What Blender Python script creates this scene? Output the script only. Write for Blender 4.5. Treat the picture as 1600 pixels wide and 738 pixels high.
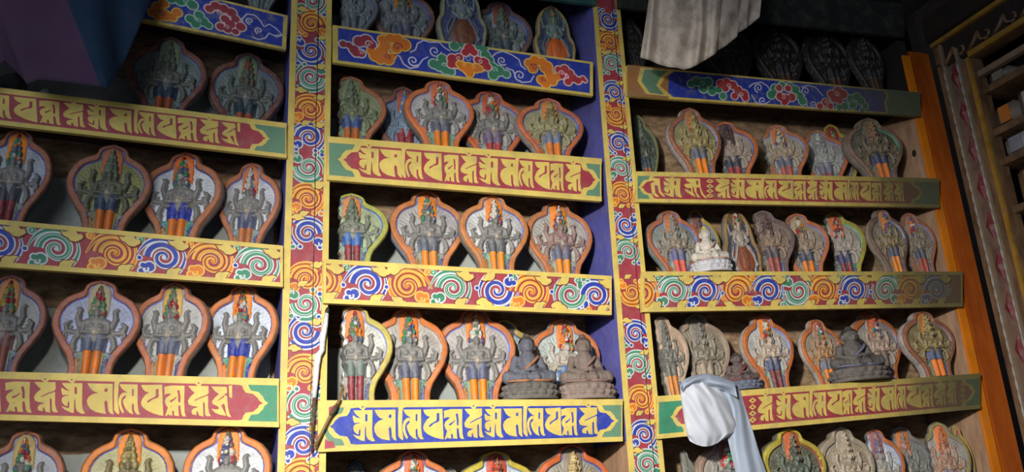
import bpy, bmesh, math, random
import numpy as np
from mathutils import Vector, Matrix, geometry
R = random.Random(7)
C = bpy.context.scene.collection
for o in list(bpy.data.objects): bpy.data.objects.remove(o)

# ------------------------------------------------------------------ camera, world, lights, exposure
FPX, W0, H0 = 1380.0, 1600.0, 738.0
PITCH, YAW, ROLL = math.radians(17.9), math.radians(19.83), math.radians(-3.45)
CZ = 1.6                                   # eye height; the wall plane is y = 0
CAM = Vector((0.0, -2.6, CZ))
fw = Vector((math.sin(YAW)*math.cos(PITCH), math.cos(YAW)*math.cos(PITCH), math.sin(PITCH)))
_r = Vector((math.cos(YAW), -math.sin(YAW), 0)); _u = _r.cross(fw)
rt = _r*math.cos(ROLL) + _u*math.sin(ROLL); up = _u*math.cos(ROLL) - _r*math.sin(ROLL)
cd = bpy.data.cameras.new('camera'); co = bpy.data.objects.new('camera', cd); C.objects.link(co)
cd.sensor_fit = 'HORIZONTAL'; cd.sensor_width = 36.0; cd.lens = FPX*36.0/W0; cd.clip_start = 0.02
co.matrix_world = Matrix(((rt.x, up.x, -fw.x, CAM.x), (rt.y, up.y, -fw.y, CAM.y), (rt.z, up.z, -fw.z, CAM.z), (0, 0, 0, 1)))
sc = bpy.context.scene; sc.camera = co
sc.view_settings.view_transform = 'Standard'; sc.view_settings.look = 'None'
sc.view_settings.gamma = 1.0; sc.view_settings.use_curve_mapping = False
sc.view_settings.exposure = 0.0
w = bpy.data.worlds.new('world'); sc.world = w; w.use_nodes = True
bg = w.node_tree.nodes['Background']; bg.inputs[0].default_value = (0.56, 0.62, 0.74, 1); bg.inputs[1].default_value = 0.25

def aim(o, t): o.rotation_euler = (Vector(t) - o.location).to_track_quat('-Z', 'Y').to_euler()
def spot(name, loc, tgt, power, ang, blend, size, col):
    l = bpy.data.lights.new(name, 'SPOT'); l.energy = power; l.spot_size = math.radians(ang); l.spot_blend = blend
    l.shadow_soft_size = size; l.color = col
    o = bpy.data.objects.new(name, l); C.objects.link(o); o.location = loc; aim(o, tgt); return o
def area(name, loc, tgt, power, sx, sy, col):
    l = bpy.data.lights.new(name, 'AREA'); l.energy = power; l.shape = 'RECTANGLE'; l.size = sx; l.size_y = sy; l.color = col
    o = bpy.data.objects.new(name, l); C.objects.link(o); o.location = loc; aim(o, tgt); return o
spot('hall_lamp', (-0.35, -2.4, CZ+0.78), (1.22, 0.0, CZ-0.26), 550, 83, 1.0, 0.06, (1.0, 0.95, 0.88))
area('cool_fill', (-1.3, -3.2, CZ+1.0), (0.4, 0, CZ+0.8), 40, 1.4, 1.4, (0.80, 0.88, 1.0))  # unseen fill light, added for a weak cool lift from the left

def un(px, py, Y=0.0):
    d = rt*((px-W0/2)/FPX) - up*((py-H0/2)/FPX) + fw
    return CAM + d*((Y-CAM.y)/d.y)
def unx(px, py, X):
    d = rt*((px-W0/2)/FPX) - up*((py-H0/2)/FPX) + fw
    return CAM + d*((X-CAM.x)/d.x)
def proj(p):
    q = Vector(p)-CAM; z = q.dot(fw); return (W0/2+FPX*q.dot(rt)/z, H0/2-FPX*q.dot(up)/z)

# ------------------------------------------------------------------ materials
def lin(h):
    h = h.lstrip('#'); v = [int(h[i:i+2], 16)/255 for i in (0, 2, 4)]
    return [x/12.92 if x <= 0.04045 else ((x+0.055)/1.055)**2.4 for x in v]
_mc = {}
def paint(hexc, rough=0.62, var=0.22, dust=0.22, scale=6.0, dustcol='#7d7a70', soot=None, bump=0.15):
    """Hand-applied paint: colour that varies a little, patches of settled dust, optional sooty stretch along local x."""
    key = (hexc, rough, var, dust, scale, dustcol, soot, bump)
    if key in _mc: return _mc[key]
    m = bpy.data.materials.new('paint_'+hexc.strip('#')); m.use_nodes = True
    nt = m.node_tree; N = nt.nodes; L = nt.links; b = N['Principled BSDF']
    tc = N.new('ShaderNodeTexCoord'); oi = N.new('ShaderNodeObjectInfo')
    ad = N.new('ShaderNodeVectorMath'); ad.operation = 'MULTIPLY_ADD'
    cm = N.new('ShaderNodeCombineXYZ')
    for i in range(3): L.new(oi.outputs['Random'], cm.inputs[i])
    L.new(cm.outputs[0], ad.inputs[0]); ad.inputs[1].default_value = (37, 19, 53); L.new(tc.outputs['Object'], ad.inputs[2])
    n1 = N.new('ShaderNodeTexNoise'); n1.inputs['Scale'].default_value = scale; n1.inputs['Detail'].default_value = 5
    n2 = N.new('ShaderNodeTexNoise'); n2.inputs['Scale'].default_value = scale*2.7; n2.inputs['Detail'].default_value = 6; n2.inputs['Roughness'].default_value = 0.7
    L.new(ad.outputs[0], n1.inputs['Vector']); L.new(ad.outputs[0], n2.inputs['Vector'])
    c = lin(hexc)
    r1 = N.new('ShaderNodeValToRGB'); r1.color_ramp.elements[0].position = 0.3; r1.color_ramp.elements[1].position = 0.7
    r1.color_ramp.elements[0].color = [x*(1-var) for x in c]+[1]; r1.color_ramp.elements[1].color = [min(1, x*(1+var*0.5)) for x in c]+[1]
    L.new(n1.outputs['Fac'], r1.inputs[0])
    mr = N.new('ShaderNodeMapRange'); mr.inputs['From Min'].default_value = 0.48; mr.inputs['From Max'].default_value = 0.72; mr.inputs['To Max'].default_value = min(1, dust*2.2)
    L.new(n2.outputs['Fac'], mr.inputs['Value'])
    mx = N.new('ShaderNodeMix'); mx.data_type = 'RGBA'; L.new(mr.outputs[0], mx.inputs['Factor']); L.new(r1.outputs[0], mx.inputs['A'])
    mx.inputs['B'].default_value = lin(dustcol)+[1]
    out = mx.outputs['Result']
    if soot:
        x0, x1, amt = soot
        sx = N.new('ShaderNodeSeparateXYZ'); L.new(tc.outputs['Object'], sx.inputs[0])
        am = N.new('ShaderNodeMath'); am.operation = 'MULTIPLY_ADD'; L.new(n1.outputs['Fac'], am.inputs[0]); am.inputs[1].default_value = 0.5; L.new(sx.outputs[0], am.inputs[2])
        m2 = N.new('ShaderNodeMapRange'); m2.interpolation_type = 'SMOOTHSTEP'; m2.inputs['From Min'].default_value = x0+0.25; m2.inputs['From Max'].default_value = x1+0.25; m2.inputs['To Max'].default_value = amt
        L.new(am.outputs[0], m2.inputs['Value'])
        m3 = N.new('ShaderNodeMix'); m3.data_type = 'RGBA'; L.new(m2.outputs[0], m3.inputs['Factor']); L.new(out, m3.inputs['A']); m3.inputs['B'].default_value = lin('#4c4a36')+[1]
        out = m3.outputs['Result']
    L.new(out, b.inputs['Base Color']); b.inputs['Roughness'].default_value = rough
    if bump:
        bp = N.new('ShaderNodeBump'); bp.inputs['Strength'].default_value = bump; bp.inputs['Distance'].default_value = 0.02
        L.new(n2.outputs['Fac'], bp.inputs['Height']); L.new(bp.outputs[0], b.inputs['Normal'])
    _mc[key] = m; return m
def multi(cols, scale=9.0, rough=0.6):
    """Patchwork of small painted areas (the little faces of the crown)."""
    key = ('multi', tuple(cols), scale)
    if key in _mc: return _mc[key]
    m = bpy.data.materials.new('paint_patchwork'); m.use_nodes = True
    nt = m.node_tree; N = nt.nodes; L = nt.links; b = N['Principled BSDF']
    tc = N.new('ShaderNodeTexCoord'); oi = N.new('ShaderNodeObjectInfo'); ad = N.new('ShaderNodeVectorMath'); ad.operation = 'ADD'
    L.new(tc.outputs['Object'], ad.inputs[0]); L.new(oi.outputs['Random'], ad.inputs[1])
    v = N.new('ShaderNodeTexVoronoi'); v.inputs['Scale'].default_value = scale; L.new(ad.outputs[0], v.inputs['Vector'])
    s = N.new('ShaderNodeSeparateColor'); L.new(v.outputs['Color'], s.inputs[0])
    r = N.new('ShaderNodeValToRGB'); r.color_ramp.interpolation = 'CONSTANT'
    while len(r.color_ramp.elements) < len(cols): r.color_ramp.elements.new(0.5)
    for i, cx in enumerate(cols):
        r.color_ramp.elements[i].position = i/len(cols); r.color_ramp.elements[i].color = lin(cx)+[1]
    L.new(s.outputs[0], r.inputs[0]); L.new(r.outputs[0], b.inputs['Base Color']); b.inputs['Roughness'].default_value = rough
    _mc[key] = m; return m
def wood(hexc, hex2, scale=(3, 3, 30), rough=0.75, bump=0.4):
    key = ('wood', hexc, hex2, scale, rough)
    if key in _mc: return _mc[key]
    m = bpy.data.materials.new('wood_'+hexc.strip('#')); m.use_nodes = True
    nt = m.node_tree; N = nt.nodes; L = nt.links; b = N['Principled BSDF']
    tc = N.new('ShaderNodeTexCoord'); mp = N.new('ShaderNodeMapping'); mp.inputs['Scale'].default_value = scale
    n = N.new('ShaderNodeTexNoise'); n.inputs['Scale'].default_value = 3.0; n.inputs['Detail'].default_value = 7; n.inputs['Roughness'].default_value = 0.65
    L.new(tc.outputs['Object'], mp.inputs[0]); L.new(mp.outputs[0], n.inputs['Vector'])
    r = N.new('ShaderNodeValToRGB'); r.color_ramp.elements[0].position = 0.32; r.color_ramp.elements[1].position = 0.68
    r.color_ramp.elements[0].color = lin(hexc)+[1]; r.color_ramp.elements[1].color = lin(hex2)+[1]
    L.new(n.outputs['Fac'], r.inputs[0]); L.new(r.outputs[0], b.inputs['Base Color']); b.inputs['Roughness'].default_value = rough
    bp = N.new('ShaderNodeBump'); bp.inputs['Strength'].default_value = bump; bp.inputs['Distance'].default_value = 0.01
    L.new(n.outputs['Fac'], bp.inputs['Height']); L.new(bp.outputs[0], b.inputs['Normal'])
    _mc[key] = m; return m

# ------------------------------------------------------------------ object helpers
def link(name, me, mats, parent=None, loc=None):
    for m in (mats if isinstance(mats, (list, tuple)) else [mats]): me.materials.append(m)
    o = bpy.data.objects.new(name, me); C.objects.link(o)
    if parent is not None: o.parent = parent
    if loc is not None: o.location = loc
    return o
def tag(o, label, cat, group=None):
    o['label'] = label; o['category'] = cat
    if group: o['group'] = group
    return o
def empty(name, loc, label, cat, group=None):
    o = bpy.data.objects.new(name, None); C.objects.link(o); o.location = loc; o.empty_display_size = 0.05
    return tag(o, label, cat, group)
def struct(o): o['kind'] = 'structure'; return o
def box_bm(bm, lo, hi, mi=0):
    vs = [bm.verts.new((x, y, z)) for x in (lo[0], hi[0]) for y in (lo[1], hi[1]) for z in (lo[2], hi[2])]
    for f in ((0, 1, 3, 2), (4, 6, 7, 5), (0, 4, 5, 1), (2, 3, 7, 6), (0, 2, 6, 4), (1, 5, 7, 3)):
        bm.faces.new([vs[i] for i in f]).material_index = mi
    return vs
def hexa(bm, front, back, mi=0):
    """front, back: four corners each, counter-clockwise seen from the front (bl, br, tr, tl)"""
    a = [bm.verts.new(p) for p in front]; b = [bm.verts.new(p) for p in back]
    fs = [bm.faces.new(a), bm.faces.new(b[::-1])]
    for i in range(4):
        j = (i+1) % 4; fs.append(bm.faces.new([a[j], a[i], b[i], b[j]]))
    for f in fs: f.material_index = mi
    return fs
def fin(bm, name, bevel=0.0, smooth=False):
    bmesh.ops.recalc_face_normals(bm, faces=bm.faces[:])
    if bevel: bmesh.ops.bevel(bm, geom=bm.edges[:], offset=bevel, segments=2, affect='EDGES', clamp_overlap=True)
    me = bpy.data.meshes.new(name); bm.to_mesh(me); bm.free()
    if smooth:
        for p in me.polygons: p.use_smooth = True
    return me
def tube_bm(bm, pts, rad, n=8, mi=0):
    pts = [Vector(p) for p in pts]; rings = []
    for i, p in enumerate(pts):
        t = (pts[min(i+1, len(pts)-1)]-pts[max(i-1, 0)]).normalized()
        a = t.cross(Vector((0, 1, 0.3))).normalized(); b = t.cross(a)
        r = rad[i] if isinstance(rad, (list, tuple)) else rad
        rings.append([bm.verts.new(p+(a*math.cos(k*2*math.pi/n)+b*math.sin(k*2*math.pi/n))*r) for k in range(n)])
    for i in range(len(rings)-1):
        for k in range(n): bm.faces.new([rings[i][k], rings[i][(k+1) % n], rings[i+1][(k+1) % n], rings[i+1][k]]).material_index = mi
    bm.faces.new(rings[0][::-1]).material_index = mi; bm.faces.new(rings[-1]).material_index = mi

# ------------------------------------------------------------------ painted decoration: thin coats of paint on a board
class Art:
    """Flat painted shapes on a quadrilateral board; (s, t) are metres along and up the board."""
    def __init__(self, corners, origin):
        self.c = [Vector(p) for p in corners]          # bl, br, tr, tl on the board's face
        self.o = Vector(origin)
        self.len = ((self.c[1]-self.c[0]).length+(self.c[2]-self.c[3]).length)/2
        self.h = ((self.c[3]-self.c[0]).length+(self.c[2]-self.c[1]).length)/2
        self.bm = bmesh.new(); self.mats = []; self.coat = 0
    def P(self, s, t, k):
        u, v = min(1, max(0, s/self.len)), min(1, max(0, t/self.h)); bl, br, tr, tl = self.c
        p = bl.lerp(br, u).lerp(tl.lerp(tr, u), v); return p-self.o+Vector((0, -0.00035*k-0.0002, 0))
    def mi(self, m):
        if m not in self.mats: self.mats.append(m)
        return self.mats.index(m)
    def poly(self, pts, m, k):
        self.n = (getattr(self, 'n', 0)+1) % 20; k = k+self.n*.035
        co = []
        for q in pts:
            if not co or math.hypot(co[-1][0]-q[0], co[-1][1]-q[1]) > 1e-6: co.append(q)
        if len(co) > 2 and math.hypot(co[-1][0]-co[0][0], co[-1][1]-co[0][1]) < 1e-6: co.pop()
        if len(co) < 3: return
        j = self.mi(m)
        if len(co) <= 4:
            self.bm.faces.new([self.bm.verts.new(self.P(*q, k)) for q in co]).material_index = j; return
        vo, _, fo, _, _, _ = geometry.delaunay_2d_cdt([Vector(q) for q in co], [], [list(range(len(co)))], 1, 1e-7)
        vs = [self.bm.verts.new(self.P(q[0], q[1], k)) for q in vo]
        for f in fo:
            try: self.bm.faces.new([vs[i] for i in f]).material_index = j
            except ValueError: pass
    def rib(self, pts, w0, w1, m, k, wmid=None):
        n = len(pts); L_, R_ = [], []; self.n = (getattr(self, 'n', 0)+1) % 20; k = k+self.n*.035
        for i, (x, y) in enumerate(pts):
            a = pts[max(i-1, 0)]; b = pts[min(i+1, n-1)]; dx, dy = b[0]-a[0], b[1]-a[1]; d = math.hypot(dx, dy) or 1
            f = i/(n-1)
            w_ = w0+(w1-w0)*f if wmid is None else (w0+(wmid-w0)*f*2 if f < .5 else wmid+(w1-wmid)*(f-.5)*2)
            L_.append(self.bm.verts.new(self.P(x-dy/d*w_/2, y+dx/d*w_/2, k))); R_.append(self.bm.verts.new(self.P(x+dy/d*w_/2, y-dx/d*w_/2, k)))
        j = self.mi(m)
        for i in range(n-1):
            if (L_[i].co-L_[i+1].co).length < 1e-7 and (R_[i].co-R_[i+1].co).length < 1e-7: continue
            try: self.bm.faces.new([L_[i], R_[i], R_[i+1], L_[i+1]]).material_index = j
            except ValueError: pass
    def disc(self, x, y, r, m, k, ry=None, n=20):
        ry = ry or r; self.poly([(x+r*math.cos(i*2*math.pi/n), y+ry*math.sin(i*2*math.pi/n)) for i in range(n)], m, k)
    def build(self, name, parent):
        bmesh.ops.triangulate(self.bm, faces=[f for f in self.bm.faces if len(f.verts) > 4])
        for f in self.bm.faces:
            f.normal_update()
            if f.normal.y > 0: f.normal_flip()
        me = bpy.data.meshes.new(name); self.bm.to_mesh(me); self.bm.free()
        return link(name, me, self.mats, parent)
def arc(cx, cy, r0, r1, a0, a1, n=18, sy=1.0):
    return [(cx+(r0+(r1-r0)*i/(n-1))*math.cos(math.radians(a0+(a1-a0)*i/(n-1))), cy+sy*(r0+(r1-r0)*i/(n-1))*math.sin(math.radians(a0+(a1-a0)*i/(n-1)))) for i in range(n)]

YEL, MAR, GRN, BLU, ORG, WHT = '#cfb75c', '#983440', '#34805f', '#22379c', '#d4741c', '#c6cccb'
class Pal:
    def __init__(self, soot=None, dust=0.14):
        f = lambda h, **k: paint(h, dust=dust, soot=soot, scale=14, var=0.18, **k)
        self.yel = f(YEL); self.mar = f(MAR); self.grn = f(GRN); self.blu = f(BLU); self.org = f(ORG); self.wht = f(WHT)
        self.lor = f('#e2b24a'); self.dbr = f('#6e2a24'); self.pgr = f('#5c8468'); self.lgr = f('#a9c4b4'); self.red = f('#a62c38'); self.crk = f('#1b1510')
        self.pale = f('#d9b8b4'); self.brn = f('#9a6a3a'); self.lil = f('#c3bfd0')

def scroll(A, P, x, y, r, kind, mir=1, flip=1, k=2, ground=None, lobes=True):
    """One curling painted cloud: a banded spiral, a long comet tail and a small curled head."""
    if kind == 'b': col, lite, dark = P.blu, P.wht, P.mar
    elif kind == 'g': col, lite, dark = P.grn, P.wht, P.mar
    else: col, lite, dark = P.org, P.lor, P.dbr
    ground = ground or P.mar
    T = lambda pts: [(x+mir*px*r, y+flip*py*r) for px, py in pts]
    # comet tail sweeping back over the body
    def bez(tail):
        out = []
        for i in range(len(tail)-1):
            p0, p1, p2, p3 = tail[max(i-1, 0)], tail[i], tail[i+1], tail[min(i+2, len(tail)-1)]
            for q in range(6):
                f = q/6; out.append(tuple(.5*(2*p1[c]+(p2[c]-p0[c])*f+(2*p0[c]-5*p1[c]+4*p2[c]-p3[c])*f*f+(3*p1[c]-p0[c]-3*p2[c]+p3[c])*f**3) for c in (0, 1)))
        return out+[tail[-1]]
    tl = bez([(0.80, 0.60), (0.42, 0.92), (-0.1, 1.0), (-0.62, 0.86), (-1.02, 0.50), (-1.36, -0.10)])
    A.rib(T(tl), r*.40, r*.06, lite, k, wmid=r*.36); A.rib(T(tl), r*.20, r*.02, col, k+1, wmid=r*.17)
    if kind == 'o': A.rib(T(tl), r*.06, r*.01, dark, k+2, wmid=r*.05)
    t2 = bez([(0.95, 0.42), (1.0, 0.0), (0.86, -0.45), (0.55, -0.82)])
    A.rib(T(t2), r*.14, r*.34, lite, k); A.rib(T(t2), r*.04, r*.18, col, k+1)
    # curled head with scalloped lobes at the low side
    if lobes:
        hs = ((-0.70, -0.55, .33), (-1.00, -0.50, .22), (-1.08, -0.80, .22), (-0.82, -0.92, .20), (0.42, -0.92, .20))
        for hx, hy, hr in hs: A.disc(x+mir*hx*r, y+flip*hy*r, hr*r, lite, k+2)
        for hx, hy, hr in hs: A.disc(x+mir*hx*r, y+flip*hy*r, (hr-.085)*r, col, k+3)
        A.rib(T(arc(-0.90, -0.70, .02, .17, 40, 400, 14)), r*.05, r*.10, lite, k+4)
    # spiral body: a widening colour band edged in pale paint, the ground showing between its turns
    sp = arc(0, 0, .05, .80, -60, -60+600, 60)
    A.rib(T(sp), r*.16, r*.46, lite, k+4); A.rib(T(sp), r*.09, r*.27, col, k+5)
    A.disc(x, y, r*.11, lite if kind != 'o' else col, k+5, n=12)
    if kind == 'o': A.rib(T(arc(0, 0, .09, .83, -50, -60+600, 56)), r*.025, r*.075, dark, k+6); A.rib(T(arc(0, 0, .02, .72, -50, -60+600, 56)), r*.02, r*.05, lite, k+6)
    elif kind == 'g': A.rib(T(arc(0, 0, .08, .84, -30, -60+600, 50)), r*.02, r*.06, P.lgr, k+6)
def leaf(A, P, x, y, L_, ang, k=7, m=None, out=None):
    """A small yellow acanthus leaf with a dark outline."""
    a = math.radians(ang); ca, sa = math.cos(a), math.sin(a)
    T = lambda pts, g=1: [(x+(px*ca-py*sa)*L_*g, y+(px*sa+py*ca)*L_*g) for px, py in pts]
    base = [(0, 0.10), (.18, .30), (.42, .34), (.62, .22), (.8, .20), (1.0, 0.02), (.78, -.02), (.6, -.16), (.36, -.24), (.2, -.10), (.04, -.16), (-.06, -.02)]
    A.poly(T([(0.45+(px-.45)*1.14, py*1.22) for px, py in base]), out or P.dbr, k); A.poly(T(base), m or P.yel, k+1)
def cloud(A, P, blobs, m, out, k=2, curls=(), w=1.2):
    for (x, y, r) in blobs: A.disc(x, y, r+0.0042*w, out, k)
    for (x, y, r) in blobs: A.disc(x, y, r, m, k+1)
    for (x, y, r, a0, d, mc) in curls:
        A.rib(arc(x, y, r*.1, r, a0, a0+d*470, 26), r*.22, r*.34, mc, k+2)
def linecloud(A, P, x, y, r, a0, d, m, k=2, tail=None):
    A.rib(arc(x, y, r*.12, r, a0, a0+d*520, 34), 0.004, 0.0056, m, k)
    if tail: A.rib(tail, 0.0056, 0.0045, m, k)

# lettering: the six syllables, each traced in its own box (x right, y up, height 1)
def _g(pts, x0, top, bot): h = bot-top; return [((px-x0)/h, (bot-py)/h) for px, py in pts]
GL = {}
GL['om'] = dict(w=.74, p=[_g([(60,210),(340,205),(335,500),(345,590),(378,652),(330,655),(270,620),(248,570),(245,470),(238,425),(230,470),(226,560),(224,648),(180,640),(100,600),(48,548),(100,566),(150,578),(162,560),(163,490),(150,480),(140,500),(135,553),(100,540),(65,500),(58,455),(70,420),(110,398),(158,394),(140,384),(70,388),(56,340),(50,285),(70,285),(110,315),(165,322),(150,308),(110,280),(78,240)],50,205,655)], h=[_g([(232,270),(250,262),(266,272),(266,360),(248,374),(232,362)],50,205,655)], bindu=.32)
GL['ma'] = dict(w=.72, p=[_g([(360,205),(660,205),(660,480),(665,600),(674,640),(640,628),(610,590),(600,470),(580,440),(562,470),(570,580),(582,634),(540,628),(460,610),(400,570),(364,510),(355,450),(375,400),(420,360),(490,335),(440,320),(400,280)],355,205,640)], h=[_g([(562,290),(578,268),(600,272),(603,310),(590,322),(562,318)],355,205,640)])
GL['ni'] = dict(w=.85, p=[_g([(710,200),(770,205),(765,330),(757,440),(766,520),(782,612),(770,640),(730,610),(708,575),(704,330)],704,205,640),
    _g([(710,204),(714,140),(738,128),(775,150),(850,152),(850,166),(782,178),(772,206)],704,205,640),
    _g([(872,318),(826,330),(790,365),(766,430),(768,490),(790,560),(826,624),(846,600),(820,540),(805,480),(808,430),(826,390),(868,358)],704,205,640),
    _g([(780,205),(1035,205),(1035,480),(1050,590),(1072,630),(1030,632),(1000,600),(985,560),(983,490),(968,478),(955,500),(958,580),(977,634),(920,610),(870,560),(838,490),(828,440),(850,410),(870,396),(868,350),(884,318),(830,285),(800,250)],704,205,640)], h=[_g([(956,275),(968,266),(982,278),(980,365),(968,376),(956,364)],704,205,640)])
GL['pa'] = dict(w=.70, p=[_g([(45,200),(325,188),(330,400),(342,622),(300,618),(200,590),(110,545),(60,500),(45,450),(60,400),(100,340),(150,300),(100,288),(65,250)],45,195,622)], h=[_g([(240,252),(278,248),(280,355),(262,376),(200,398),(140,446),(122,434),(150,404),(225,362),(240,345)],45,195,622)])
GL['dme'] = dict(w=.72, p=[_g([(345,190),(450,165),(635,165),(630,400),(636,560),(658,628),(610,625),(590,590),(575,470),(560,456),(545,480),(548,560),(556,622),(490,618),(485,560),(470,538),(455,560),(464,618),(405,610),(404,585),(385,622),(358,628),(380,560),(398,500),(370,460),(355,410),(370,360),(420,318),(445,294),(400,288),(348,306),(352,250)],345,165,625)], h=[_g([(518,332),(515,356),(470,400),(440,420),(422,408),(430,392),(480,366)],345,165,625), _g([(530,240),(562,232),(576,330),(574,410),(560,420),(545,410),(545,330)],345,165,625), _g([(430,490),(462,474),(440,496)],345,165,625)])
GL['hum'] = dict(w=.62, p=[_g([(640,165),(890,160),(892,270),(866,296),(886,310),(885,480),(900,570),(922,612),(870,614),(850,590),(846,420),(833,398),(822,430),(828,622),(775,606),(755,536),(742,560),(742,604),(692,592),(680,550),(700,510),(768,478),(690,465),(650,445),(638,390),(668,330),(722,268),(690,236)],640,165,625)], h=[_g([(884,288),(800,326),(722,376),(714,388),(730,386),(806,342),(884,304)],640,165,625)], bindu=.28)
GL['hri'] = dict(w=.78, p=[_g([(640,165),(840,165),(850,250),(800,296),(846,300),(860,480),(880,570),(905,622),(855,610),(835,560),(820,440),(800,420),(770,450),(800,520),(840,600),(760,590),(690,560),(640,500),(700,512),(745,500),(730,465),(660,430),(650,390),(690,330),(742,278),(690,236)],640,165,625), _g([(870,150),(915,140),(915,330),(880,320)],640,165,625)], h=[_g([(800,300),(740,360),(720,384),(745,370),(812,316)],640,165,625)])
GL['ta'] = dict(w=.62, p=[_g([(235,150),(375,165),(380,250),(395,400),(462,502),(420,495),(365,430),(345,300),(322,286),(303,310),(312,430),(372,512),(320,510),(265,440),(245,260),(304,220),(262,202)],235,150,512)], h=[])
GL['ah'] = dict(w=.95, p=[_g([(770,165),(995,165),(1000,250),(1010,350),(1050,460),(1112,525),(1070,525),(1015,460),(985,330),(940,330),(944,430),(1002,522),(955,510),(910,400),(898,325),(878,325),(890,430),(928,512),(870,480),(790,420),(760,360),(800,372),(862,420),(858,345),(800,345),(752,300),(770,270),(858,252),(800,220)],755,165,525)], h=[_g([(932,205),(966,205),(966,278),(940,280)],755,165,525)])
GL['tseg'] = dict(w=.25, p=[[(.125+dx*.125, c+dy*.115) for dx, dy in ((-1, 0), (0, 1), (1, 0), (0, -1))] for c in (.12, .37, .62, .88)], h=[[(.125+dx*.05, c+dy*.05) for dx, dy in ((-1, 0), (0, 1), (1, 0), (0, -1))] for c in (.12, .37, .62, .88)])
def letters(A, P, seq, t0, t1, ground, k=4):
    """seq: (glyph, s0, s1)"""
    h = t1-t0
    for g, s0, s1 in seq:
        G = GL[g]; f = (s1-s0)/G['w']
        for pl in G['p']: A.poly([(s0+px*f, t0+py*h) for px, py in pl], P.yel, k)
        for pl in G['h']: A.poly([(s0+px*f, t0+py*h) for px, py in pl], ground, k+1)
        if 'bindu' in G:
            bx = s0+G['bindu']*f; by = t1+h*.10
            A.poly([(bx-h*.15, by), (bx-h*.02, by+h*.11), (bx+h*.16, by+h*.05), (bx+h*.03, by-h*.13)], P.yel, k); A.disc(bx, by, h*.03, ground, k+1, n=8)
def ogee(s0, s1, t0, t1, el, left=True, right=True, g=0.0):
    """Cartouche outline with lobed, pointed ends."""
    h = t1-t0; e = [(0, 0), (.20, .02), (.26, .14), (.34, .22), (.62, .25), (.80, .36), (.86, .44), (1.0, .5)]
    pts = []
    rr = [(s1-el+x*el, t0+y*h) for x, y in e] if right else [(s1, t0), (s1, t0+h/2)]
    pts += rr + [(x, t0+t1-y) for x, y in rr[:-1][::-1]]
    ll = [(s0+el-x*el, t0+y*h) for x, y in e] if left else [(s0, t0), (s0, t0+h/2)]
    pts += [(x, t0+t1-y) for x, y in ll] + ll[:-1][::-1]
    if g:
        cx, cy = (s0+s1)/2, (t0+t1)/2; pts = [(x+math.copysign(g*1.3, x-cx), min(t1+g, max(t0-g, cy+(y-cy)*(1+2*g/h)))) for x, y in pts]
    return pts

# ------------------------------------------------------------------ room shell
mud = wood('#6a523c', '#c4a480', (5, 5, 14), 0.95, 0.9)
def shade_above(m, z0, z1, hexc):          # shade under the ceiling, painted into the upper wall's colour
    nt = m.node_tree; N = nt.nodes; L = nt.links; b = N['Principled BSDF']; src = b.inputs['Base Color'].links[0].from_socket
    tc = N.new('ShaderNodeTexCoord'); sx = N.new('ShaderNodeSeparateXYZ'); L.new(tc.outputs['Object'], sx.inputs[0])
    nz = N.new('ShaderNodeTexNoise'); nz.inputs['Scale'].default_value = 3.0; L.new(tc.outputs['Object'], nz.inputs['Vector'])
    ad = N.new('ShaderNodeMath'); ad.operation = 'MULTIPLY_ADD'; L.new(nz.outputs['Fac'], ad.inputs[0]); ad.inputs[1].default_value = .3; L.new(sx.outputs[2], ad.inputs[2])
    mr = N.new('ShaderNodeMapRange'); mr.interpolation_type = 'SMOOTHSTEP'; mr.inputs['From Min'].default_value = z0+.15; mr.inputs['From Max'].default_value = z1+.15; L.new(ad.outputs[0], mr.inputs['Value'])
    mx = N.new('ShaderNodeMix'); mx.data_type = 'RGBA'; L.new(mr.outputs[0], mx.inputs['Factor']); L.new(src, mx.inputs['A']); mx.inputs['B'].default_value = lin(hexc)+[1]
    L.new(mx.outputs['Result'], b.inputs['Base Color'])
shade_above(mud, CZ+1.45, CZ+1.75, '#15110e')
plaster = paint('#a4aaa4', rough=0.9, var=0.25, dust=0.3, scale=5)
def slab(name, lo, hi, m, bevel=0):
    bm = bmesh.new(); box_bm(bm, lo, hi); return struct(link(name, fin(bm, name, bevel), m))
def rough_panel(name, x0, x1, z0, z1, y, m, amp, nx, nz, kind=None, seed=1):
    bm = bmesh.new(); r = random.Random(seed); g = []
    for j in range(nz+1):
        row = []
        for i in range(nx+1):
            row.append(bm.verts.new((x0+(x1-x0)*i/nx, y+(r.random()-.5)*amp, z0+(z1-z0)*j/nz)))
        g.append(row)
    for j in range(nz):
        for i in range(nx): bm.faces.new([g[j][i], g[j][i+1], g[j+1][i+1], g[j+1][i]])
    vb = [bm.verts.new((x, y+.05, z)) for x, z in ((x0, z0), (x1, z0), (x1, z1), (x0, z1))]; bm.faces.new(vb[::-1])
    for a, b, p, q in ((g[0][0], g[0][nx], 0, 1), (g[nz][0], g[nz][nx], 3, 2)): bm.faces.new([a, b, vb[q], vb[p]])
    for a, b, p, q in ((g[0][0], g[nz][0], 0, 3), (g[0][nx], g[nz][nx], 1, 2)): bm.faces.new([a, b, vb[q], vb[p]])
    me = fin(bm, name, smooth=True); return link(name, me, m)
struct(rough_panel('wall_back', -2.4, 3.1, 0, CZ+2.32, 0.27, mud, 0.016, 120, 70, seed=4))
slab('floor', (-2.6, -4.2, -0.1), (4.4, 0.5, 0), wood('#3a2a1c', '#6a4c32', (2, 20, 2)))
slab('ceiling', (-2.6, -4.2, CZ+2.32), (4.4, 0.5, CZ+2.42), wood('#120d0a', '#2a1e16', (2, 20, 2)))

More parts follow.
